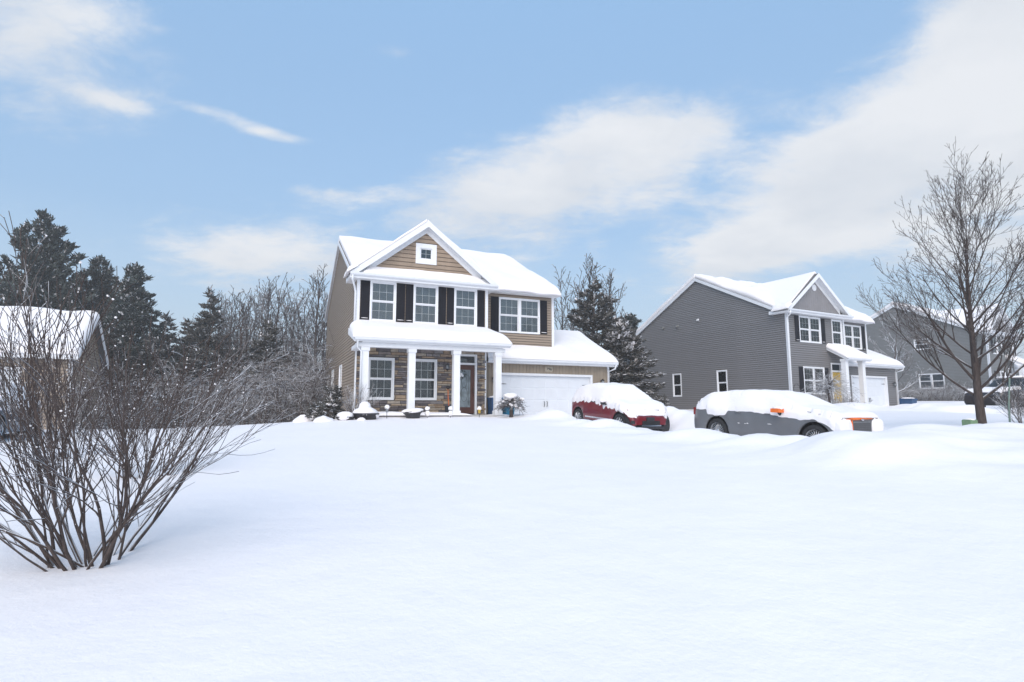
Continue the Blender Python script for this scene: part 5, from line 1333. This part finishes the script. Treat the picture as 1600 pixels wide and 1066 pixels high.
for sg in (-1, 1):
    MB().prism([(X - .26, sg * .82), (X - .02, sg * .67), (X - .06, sg * .56), (X - .3, sg * .70)], 'z', .43, .54).build('fog_lamp', BLACKP, suv)
    strip(suv, 'tail_light', [(x, .96) for x in (-2.2, -2.14, -2.08)], sy, sg, .16, .012, mat('tail_red', (.20, .01, .012), .25))
    strip(suv, 'side_moulding', [(x, .50) for x in np.linspace(-.82, .80, 9)], sy, sg, .05, .015, CHROME)
    strip(suv, 'cladding', [(x, .345) for x in np.linspace(-.93, .93, 12)], sy, sg, .09, .012, BLACKP)
    for x in (-.88, .05, .86): strip(suv, 'door_seam', [(x - .006, .66), (x + .006, .66)], sy, sg, .56, .002, BLACK)
    mr = MB(); mr.tube([(.62, sg * .82, .98), (.58, sg * .98, 1.04)], .035, 6); mr.pillow((.57, sg * 1.03, 1.06), .055, .10, .06, 2, 16, 10, .7); mo = mr.build('mirror', BLACKP, suv, True); MB().blob((.57, sg * 1.03, 1.13), .08, .12, .055, 2).build('snow', SNOW, mo, True)
    for k in range(2): MB().box(X - .30, X - .12, *sorted((sg * .08, sg * .42)), .86, .90).build('grille_slot', BLACKP, suv) if k == 0 else None
MB().prism([(X - .40, -.80), (X + .012, -.58), (X + .012, .58), (X - .40, .80), (X - .5, .5), (X - .5, -.5)], 'z', .25, .345).build('lower_lip', BLACKP, suv)

WAG = dict(xr=-2.50, xf=2.16, W=.935, r=.365, wheels=(-1.525, 1.525), belt=1.03, rocker=.26, paint=GREYP, glass=(-2.3, 1.0, .35, -1.9), spokes=20, spoke_r=.010, swirl=.35, seed=9, T=.07, rag=.010, tumble=.20, round=.13, wedge=-.05,
           top=[(-2.52, .82), (-2.48, 1.0), (-2.25, 1.20), (-1.85, 1.40), (-1.2, 1.475), (-.4, 1.49), (.1, 1.46), (.38, 1.38), (1.02, 1.10), (1.4, 1.04), (1.95, .96), (2.12, .92), (2.16, .88)],
           snow_x=(-2.48, 2.14), snow_low=[(-2.5, .97), (-1.9, .98), (-1.85, .84), (-1.2, .84), (-1.1, .96), (-.2, .97), (.4, .90), (.8, .87), (1.2, .84), (1.5, .87), (1.8, .76), (1.92, .70), (2.0, .62), (2.14, .60)])
n2 = -H2.b; fw = Vector((7.41, 14.2)); rw_ = Vector((5.98, 16.9)); hd = (fw - rw_).normalized(); inn = Vector((-hd.y, hd.x)) * .93; mid = (fw + rw_) / 2 + inn
wag, sec, sy = make_car('station_wagon', 'grey station wagon under snow with orange mirror and orange grille edge', 'car', (mid.x, mid.y, .575), math.atan2(hd.y, hd.x), R(2.2), WAG, 'cars on the drive of the tan house')
X = WAG['xf']
g = MB(); g.add([(X - .02, -.34, .42), (X - .02, .34, .42), (X - .02, .39, .86), (X - .02, -.39, .86), (X + .03, -.34, .42), (X + .03, .34, .42), (X + .0, .39, .86), (X + .0, -.39, .86)], [(0, 1, 2, 3), (7, 6, 5, 4), (0, 4, 5, 1), (1, 5, 6, 2), (2, 6, 7, 3), (3, 7, 4, 0)])
gr_ = fix_normals(g.build('grille', mat('grille_mesh', (.10, .10, .105), .5, .3, 60), wag))
for k in range(9): MB().box(X + .004, X + .034 - k * .003, -.34, .34, .455 + k * .045, .462 + k * .045).build('slat', ALLOY if k == 8 else BLACKP, gr_)
o_ = MB(); o_.tube([(X + .02, -.37, .55), (X + .0, -.43, .89), (X + .0, .43, .90)], [.010, .036, .016], 6); o_.tube([(X + .02, -.42, .89), (X - .0, -.70, .885)], [.025, .008], 6); o_.build('grille_surround', ORANGE, wag, True)
em = MB().blob((X + .03, 0, .875), .012, .06, .022, 1); em.build('emblem', CHROME, wag, True)
MB().box(X - .02, X + .10, .42, .62, .40, .50).build('bumper_guard', BLACKP, wag)
for sg in (-1, 1): MB().pillow((X - .10, sg * .64, .70), .15, .235, .20, 5 + sg).build('snow', SNOW, wag, True)
for sg in (-1, 1):
    mr = MB(); mr.box(.50, .74, *sorted((sg * .96, sg * 1.17)), .99, 1.09); m_ = fix_normals(mr.build('mirror', ORANGE, wag)); MB().tube([(.60, sg * .90, .93), (.62, sg * 1.0, 1.0)], .045, 6).build('arm', BLACKP, m_); MB().blob((.62, sg * 1.06, 1.10), .13, .11, .05, 3).build('snow', SNOW, m_, True)
    MB().box(X - .25, X - .16, *sorted((sg * .80, sg * .90)), .40, .45).build('marker_lamp', ORANGE, wag)
    for x in (-.98, -.05, .92): strip(wag, 'door_seam', [(x - .009, .62), (x + .009, .62)], sy, sg, .66, .003, BLACK)
    strip(wag, 'fender_lip', [(1.525 + .455 * math.cos(a), .365 + .455 * math.sin(a)) for a in np.linspace(.15, 2.99, 24)], sy, sg, .03, .012, GREYP)
    for k, x in enumerate((-.72, -.50, -.42, .28)): MB().blob((x, sg * (sy(x, .66) + .001), .64 + rng.uniform(-.03, .03)), rng.uniform(.02, .06), .006, rng.uniform(.006, .016), k, 10, 6, .3).build('snow', SNOW, wag, True)
    MB().box(-2.50, -2.40, *sorted((sg * .72, sg * .84)), .80, 1.02).build('tail_light', mat('tail_red', (.20, .01, .012), .25), wag)
    for x in (-.85, .12): MB().tube([(x, sg * (sy(x, .93) + .0), .93), (x + .03, sg * (sy(x, .93) + .03), .935), (x + .16, sg * (sy(x, .93) + .03), .935), (x + .19, sg * sy(x, .93), .93)], .012, 6).build('door_handle', GREYP, wag, True)

SED = dict(SUV, paint=BLUEGREY, xr=-2.25, xf=2.25, W=.89, r=.32, wheels=(-1.35, 1.35), belt=.92, rocker=.24, seed=12, glass=(-1.7, .9, .3, -1.2), T=.16, rag=.05, spokes=8, wheel_snow=False,
           top=[(-2.25, .8), (-2.2, .98), (-1.75, 1.02), (-1.2, 1.3), (-.7, 1.42), (0, 1.44), (.4, 1.36), (1.0, 1.0), (1.6, .93), (2.1, .84), (2.25, .7)], snow_x=(-2.22, 2.22), snow_low=[(-2.3, .84), (-1.5, .88), (0, .86), (1, .84), (2.2, .72)])
s0 = Vector((-14.3, 15.4)); hd0 = -H0.b
make_car('sedan', 'blue-grey car under thick snow before the low tan garage', 'car', (s0.x, s0.y, gz(s0.x, s0.y) - .06), math.atan2(hd0.y, hd0.x), 0, SED)
TRK = dict(SUV, paint=DARKP, xr=-2.9, xf=2.75, W=.98, r=.40, wheels=(-1.75, 1.80), belt=1.18, rocker=.42, seed=14, glass=(-.95, 1.0, .5, -.6), T=.06, rag=.02, spokes=8, round=.12,
           top=[(-2.9, 1.12), (-2.85, 1.22), (-1.05, 1.24), (-.95, 1.75), (-.6, 1.88), (.2, 1.9), (.5, 1.82), (1.05, 1.32), (1.5, 1.26), (2.5, 1.18), (2.7, 1.05), (2.75, .9)], snow_x=(1.06, 2.70), snow_low=[(-2.9, 1.18), (-1, 1.2), (-.9, 1.80), (.4, 1.78), (.6, 1.66), (1.0, 1.22), (2.6, 1.10)])
th = Vector((-.93, -.36)).normalized(); tp = Vector((24.35, 29.6)) - th * 2.7
trk, _a, _b = make_car('pickup_truck', 'dark pickup truck with snowy hood parked behind the street tree', 'truck', (tp.x, tp.y, min(gz(tp.x, tp.y) + .02, 1.5)), math.atan2(th.y, th.x), 0, TRK)
MB().pillow((-.15, 0, 1.90), .62, .66, .07, 3).build('snow', SNOW, trk, True); MB().pillow((-1.95, 0, 1.26), .9, .86, .10, 4).build('snow', SNOW, trk, True)


# ------------------------------------------------------------------ small things round the porch
def h1(u, v, dz=0):
    p = H1.w(u, v); return Vector((p.x, p.y, gz(p.x, p.y) + dz))


def planter(u, v, rx, h, label, heap, seed, group=None):
    p = h1(u, v); t = MB().lathe([(0, -.12), (rx * .72, -.12), (rx * .95, h * .75), (rx * 1.02, h * .8), (rx * 1.02, h), (rx * .93, h), (rx * .9, h * .8), (0, h * .75)], 28).build('planter', BLACKP, None, True)
    t.location = p; tag(t, label, 'planter', group); MB().blob((0, 0, h * .95), rx * .98, rx * .98, heap, seed, 20, 10, .10).build('snow', SNOW, t, True); return t


pl2 = planter(.05, -2.7, .44, .20, 'wide black planter heaped with snow beside the porch corner', .24, 3); MB().blob((-.08, .1, .42), .22, .2, .16, 5).build('snow', SNOW, pl2, True)
planter(-.62, -2.75, .30, .10, 'shallow black planter tipped under snow beside the small evergreen', .16, 4)
b = h1(1.74, -2.45); t = MB().lathe([(0, -.1), (.22, -.1), (.24, .02), (.27, .12), (.36, .22), (.38, .25), (.34, .25), (0, .2)], 28).build('fire_bowl', BLACKP, None, True); t.location = b; t.rotation_euler = (R(3), R(-4), 0)
tag(t, 'round black bowl with domed snow cap in front of the porch column', 'fire bowl'); MB().blob((0, 0, .25), .385, .385, .10, 8, 22, 8, .05).build('snow', SNOW, t, True)


def stake_light(u, v, h, label, double=False, glass=BULB):
    p = h1(u, v); t = MB().tube([(0, 0, -.1), (0, 0, h)], .010, 6).build('garden_light', BLACK, None, True); t.location = p; tag(t, label, 'garden light', 'stake lights along the porch bed')
    MB().lathe([(0, h - .02), (.045, h), (.05, h + .10), (.07, h + .11), (.02, h + .15), (0, h + .15)], 12).build('lamp_head', glass, t, True)
    MB().blob((0, 0, h + .17), .085, .085, .075, int(u * 10) + 3).build('snow', SNOW, t, True)
    if double: MB().blob((.01, 0, h - .0), .09, .09, .10, int(u * 10) + 4).build('snow', SNOW, t, True)


stake_light(.80, -2.5, .22, 'snow-capped stake light between the wide planter and the fire bowl')
stake_light(2.24, -2.5, .16, 'stake light with two snow lumps beside the black fire bowl', True)
stake_light(3.10, -2.5, .16, 'stake light with two snow lumps in front of the shovel', True)
stake_light(4.22, -2.5, .16, 'stake light with yellow head before the front door', False, YELLOW)
p = h1(.02, -2.95, .0); t = MB().tube([(0, 0, -.1), (0, 0, .12)], .008, 6).build('garden_light', BLACK, None, True); t.location = p; tag(t, 'tiny snow-topped stake light against the wide black planter', 'garden light', 'stake lights along the porch bed'); MB().blob((0, 0, .16), .06, .06, .06, 2).build('snow', SNOW, t, True)

sh = empty('snow_shovel', H1.w(3.66, -.35, B1 + .14), H1.rz, 'snow shovel with orange shaft leaning on the stone wall near the door', 'shovel')
MB().tube([(0, -.12, .28), (.03, .10, .62), (.05, .22, 1.02)], .016, 8).build('shaft', ORANGE, sh, True)
MB().tube([(.05 + .06 * math.cos(a), .22 + .02 * math.sin(a), 1.08 + .06 * math.sin(a)) for a in np.linspace(0, 6.283, 16)], .016, 6, False).build('grip', BLACK, sh, True)
MB().add([(-.19, -.2, .0), (.19, -.2, .0), (.17, -.10, .34), (-.17, -.10, .34), (-.19, -.24, .02), (.19, -.24, .02), (.17, -.13, .34), (-.17, -.13, .34)], [(0, 1, 2, 3), (7, 6, 5, 4), (0, 4, 5, 1), (1, 5, 6, 2), (2, 6, 7, 3), (3, 7, 4, 0)]).build('blade', BLACK, sh)


def bin_(u, v, F, base, material, label, w=.28, h=.85, rot=0):
    q = F.w(u, v, base); t = MB(); vs = []
    for z, k in ((0, .82), (h, 1)): vs += [(-w * k, -w * 1.1 * k, z), (w * k, -w * 1.1 * k, z), (w * k, w * 1.1 * k, z), (-w * k, w * 1.1 * k, z)]
    o = fix_normals(t.add(vs, [(0, 3, 2, 1), (4, 5, 6, 7), (0, 1, 5, 4), (1, 2, 6, 5), (2, 3, 7, 6), (3, 0, 4, 7)]).build('recycling_bin', material, None)); o.location = q; o.rotation_euler = (0, 0, F.rz + rot); tag(o, label, 'bin')
    MB().prism([(-w * 1.18, h), (w * 1.18, h), (w * 1.18, h + .03), (w * .9, h + .08), (-w * 1.1, h + .07), (-w * 1.18, h + .03)], 'x', -w * 1.08, w * 1.08).build('lid', material, o)
    for s in (-1, 1): MB().lathe([(0, -.03), (.10, -.03), (.10, .03), (0, .03)], 14, (s * w * .8, w * 1.0, .10), 'y').build('wheel', RUBBER, o)
    MB().blob((0, 0, h + .085), w * 1.05, w * 1.05, .07, 3).build('snow', SNOW, o, True)


bin_(5.72, -.25, H1, B1 + .0, BLUE, 'dark blue bin standing between the stone wall and the porch end column', .24, .75)
bin_(6.25, -.35, H1, B1 - .1, TEAL, 'teal bin behind the clipped little tree at the garage', .22, .75, .2)
bin_(11.62, .0, H2, B2 - .15, BLUE, 'blue bin with snowy lid at the garage corner of the grey house', .36, .75, .1)

# clipped little tree by the drive
q = h1(5.46, -2.6); tt = empty('topiary_tree', q, 0, 'small umbrella-shaped tree capped with snow beside the porch end column', 'tree')
MB().tube([(0, 0, -.2), (.01, 0, .2), (0, .01, .42)], [.06, .05, .055], 8).build('trunk', BARK, tt, True)
tt.scale = (1.42, 1.42, 1.30); cr_ = MB(); sn_ = MB(); rg = random.Random(77)
for k in range(170):
    a = rg.uniform(0, 6.28); el = R(rg.uniform(-5, 65)); d = Vector((math.cos(a) * math.cos(el), math.sin(a) * math.cos(el), math.sin(el))); L = rg.uniform(.3, .55) * (1 - .35 * el); pp = Vector((0, 0, .40)); pts = [pp.copy()]
    for i in range(5): d = (d + Vector((rg.gauss(0, .25), rg.gauss(0, .25), -.16))).normalized(); pp = pp + d * L / 5; pts.append(pp.copy())
    cr_.tube(pts, [.011, .010, .008, .007, .005, .004], 4, False)
    for j in range(5):
        i = rg.randint(2, 5); e = Vector((rg.gauss(0, 1), rg.gauss(0, 1), rg.gauss(-.3, .5))).normalized(); cr_.tube([pts[i], pts[i] + e * rg.uniform(.06, .13)], [.005, .003], 3, False)
    if rg.random() < .14: sn_.blob((pts[3].x, pts[3].y, pts[3].z + .02), .045, .045, .028, k, 7, 5)
cr_.build('crown', BARK, tt, True); sn_.blob((0, 0, .60), .2, .2, .09, 4, 14, 8, .15); sn_.blob((.28, .1, .52), .1, .1, .05, 5); sn_.build('snow', SNOW, tt, True, kind='stuff')

# dwarf evergreen and snowy twigs at the house corner
def snowy_evergreen(u, v, h, label, seed):
    q = h1(u, v); t = conifer('dwarf_evergreen', label, q, h, seed, 'spruce', None, NEEDLE2, h * .42, 2.2, .75, .38, .05); t['category'] = 'shrub'
    sn = MB(); rg = random.Random(seed)
    for k in range(16): a = rg.uniform(0, 6.3); f = rg.random(); r_ = h * .36 * (1 - f); sn.blob((r_ * math.cos(a), r_ * math.sin(a), h * (.12 + .82 * f)), .10, .10, .055, k, 9, 6, .2)
    sn.build('snow', SNOW, t, True, kind='stuff')


snowy_evergreen(-.95, -1.9, .95, 'dwarf evergreen weighed down with snow at the tan house corner', 8)
snowy_evergreen(-1.55, -2.5, .42, 'tiny evergreen almost buried in snow next to the dwarf evergreen', 9)
q = h1(-.25, -2.05); shr = shrub('snowy_bush', 'twiggy bush coated in snow in front of the first porch column', q, 16, 41, 1.05, R(52), TWIG_SNOW, .12, 2, (6, 3), .011, None, (1.0, .4))
q = h1(.35, -2.2); st_ = MB().tube([(0, 0, -.1), (.0, 0, .85), (.03, .0, 1.0), (-.06, 0, 1.04), (-.2, 0, 1.02)], .009, 6).build('plant_hook', BLACK, None, True); st_.location = q; tag(st_, 'thin black plant hook beside the first porch column', 'plant hook')
for k, (u, v, s) in enumerate(((-1.9, -2.3, .34), (-1.35, -2.9, .3), (-.15, -3.1, .14))):
    m_ = MB().blob((0, 0, 0), s, s, s * .55, k + 20, 16, 9, .15).build('snowy_mound', SNOW, None, True); m_.location = h1(u, v); tag(m_, ('low shrub rounded over with snow at the end of the flower bed', 'buried plant making a smooth mound in front of the tiny evergreen', 'small lump of snow before the wide planter')[k], 'snow mound')

# ------------------------------------------------------------------ things along the street
ux, uy = 11.38, 14.3; ub_ = fix_normals(MB().prism([(-.17, -.1), (.17, -.1), (.17, .20), (.13, .24), (-.13, .24), (-.17, .20)], 'x', -.2, .2).build('utility_box', GREENBOX, None)); ub_.location = (ux, uy, gz(ux, uy) + .03); ub_.rotation_euler = (0, 0, .3); ub_.scale = (.62, .62, .62)
tag(ub_, 'small green utility box sunk in snow beside the street tree', 'utility box'); MB().blob((0, 0, .24), .2, .17, .05, 4, 14, 8, .06).build('snow', SNOW, ub_, True)
sx_, sy_ = 12.45, 14.4; sk = MB().tube([(0, 0, -.2), (.03, 0, .5), (.12, 0, 1.2)], [.022, .022, .018], 6).build('tree_stake', mat('green_stake', (.16, .22, .19), .6), None, True); sk.location = (sx_, sy_, gz(sx_, sy_)); tag(sk, 'thin leaning green stake standing behind the street tree', 'stake')
q = (13.05, 14.6); shrub('weeping_shrub', 'fine-twigged snowy shrub beside the leaning green stake', (*q, gz(*q)), 26, 51, 1.05, R(50), TWIG_SNOW, .15, 2, (8, 4), .008, None, (1.0, .4))
q = Vector((14.95, 27.0)); wt = empty('weeping_tree', (q.x, q.y, gz(q.x, q.y)), 0, 'small weeping tree with snowy twigs before the grey house', 'tree')
MB().tube([(0, 0, -.2), (.02, 0, .6), (0, .02, 1.15)], [.06, .05, .045], 8).build('trunk', BARK_DARK, wt, True); wc = MB(); rg = random.Random(5)
for k in range(150):
    a = rg.uniform(0, 6.28); el = R(rg.uniform(15, 75)); d = Vector((math.cos(a) * math.cos(el), math.sin(a) * math.cos(el), math.sin(el))); L = rg.uniform(.9, 1.7); pp = Vector((0, 0, rg.uniform(.85, 1.15))); pts = [pp.copy()]
    for i in range(7): d = (d + Vector((rg.gauss(0, .16), rg.gauss(0, .16), -.22))).normalized(); pp = pp + d * L / 7; pts.append(pp.copy())
    wc.tube(pts, [.012, .012, .010, .009, .008, .006, .005, .004], 3, False)
    for j in range(3): i = rg.randint(2, 6); e = Vector((rg.gauss(0, 1), rg.gauss(0, 1), rg.gauss(-.2, .5))).normalized(); wc.tube([pts[i], pts[i] + e * .22], [.006, .004], 3, False)
wc.build('crown', TWIG_SNOW, wt, True)
q = H2.w(-.45, -.5, 0); hk = MB().tube([(0, 0, -.1), (0, 0, 1.25), (.06, 0, 1.42), (.2, 0, 1.45), (.32, 0, 1.36), (.33, 0, 1.2)], .012, 6).build('garden_hook', BLACK, None, True); hk.location = (q.x, q.y, gz(q.x, q.y)); tag(hk, 'thin black shepherd hook at the corner of the grey house', 'garden hook')

# ------------------------------------------------------------------ thin winter haze over the whole place
hm = bpy.data.materials.new('haze'); hm.use_nodes = True; hm.node_tree.nodes.clear()
hv = hm.node_tree.nodes.new('ShaderNodeVolumePrincipled'); hv.inputs['Color'].default_value = (1, .98, .97, 1); hv.inputs['Density'].default_value = .0021; hv.inputs['Anisotropy'].default_value = .0
ho = hm.node_tree.nodes.new('ShaderNodeOutputMaterial'); hm.node_tree.links.new(hv.outputs[0], ho.inputs['Volume'])
hb = MB().box(-600, 600, -600, 600, -4, 24).build('haze', hm); hb['kind'] = 'stuff'; hb['label'] = 'thin pale winter haze in the air'
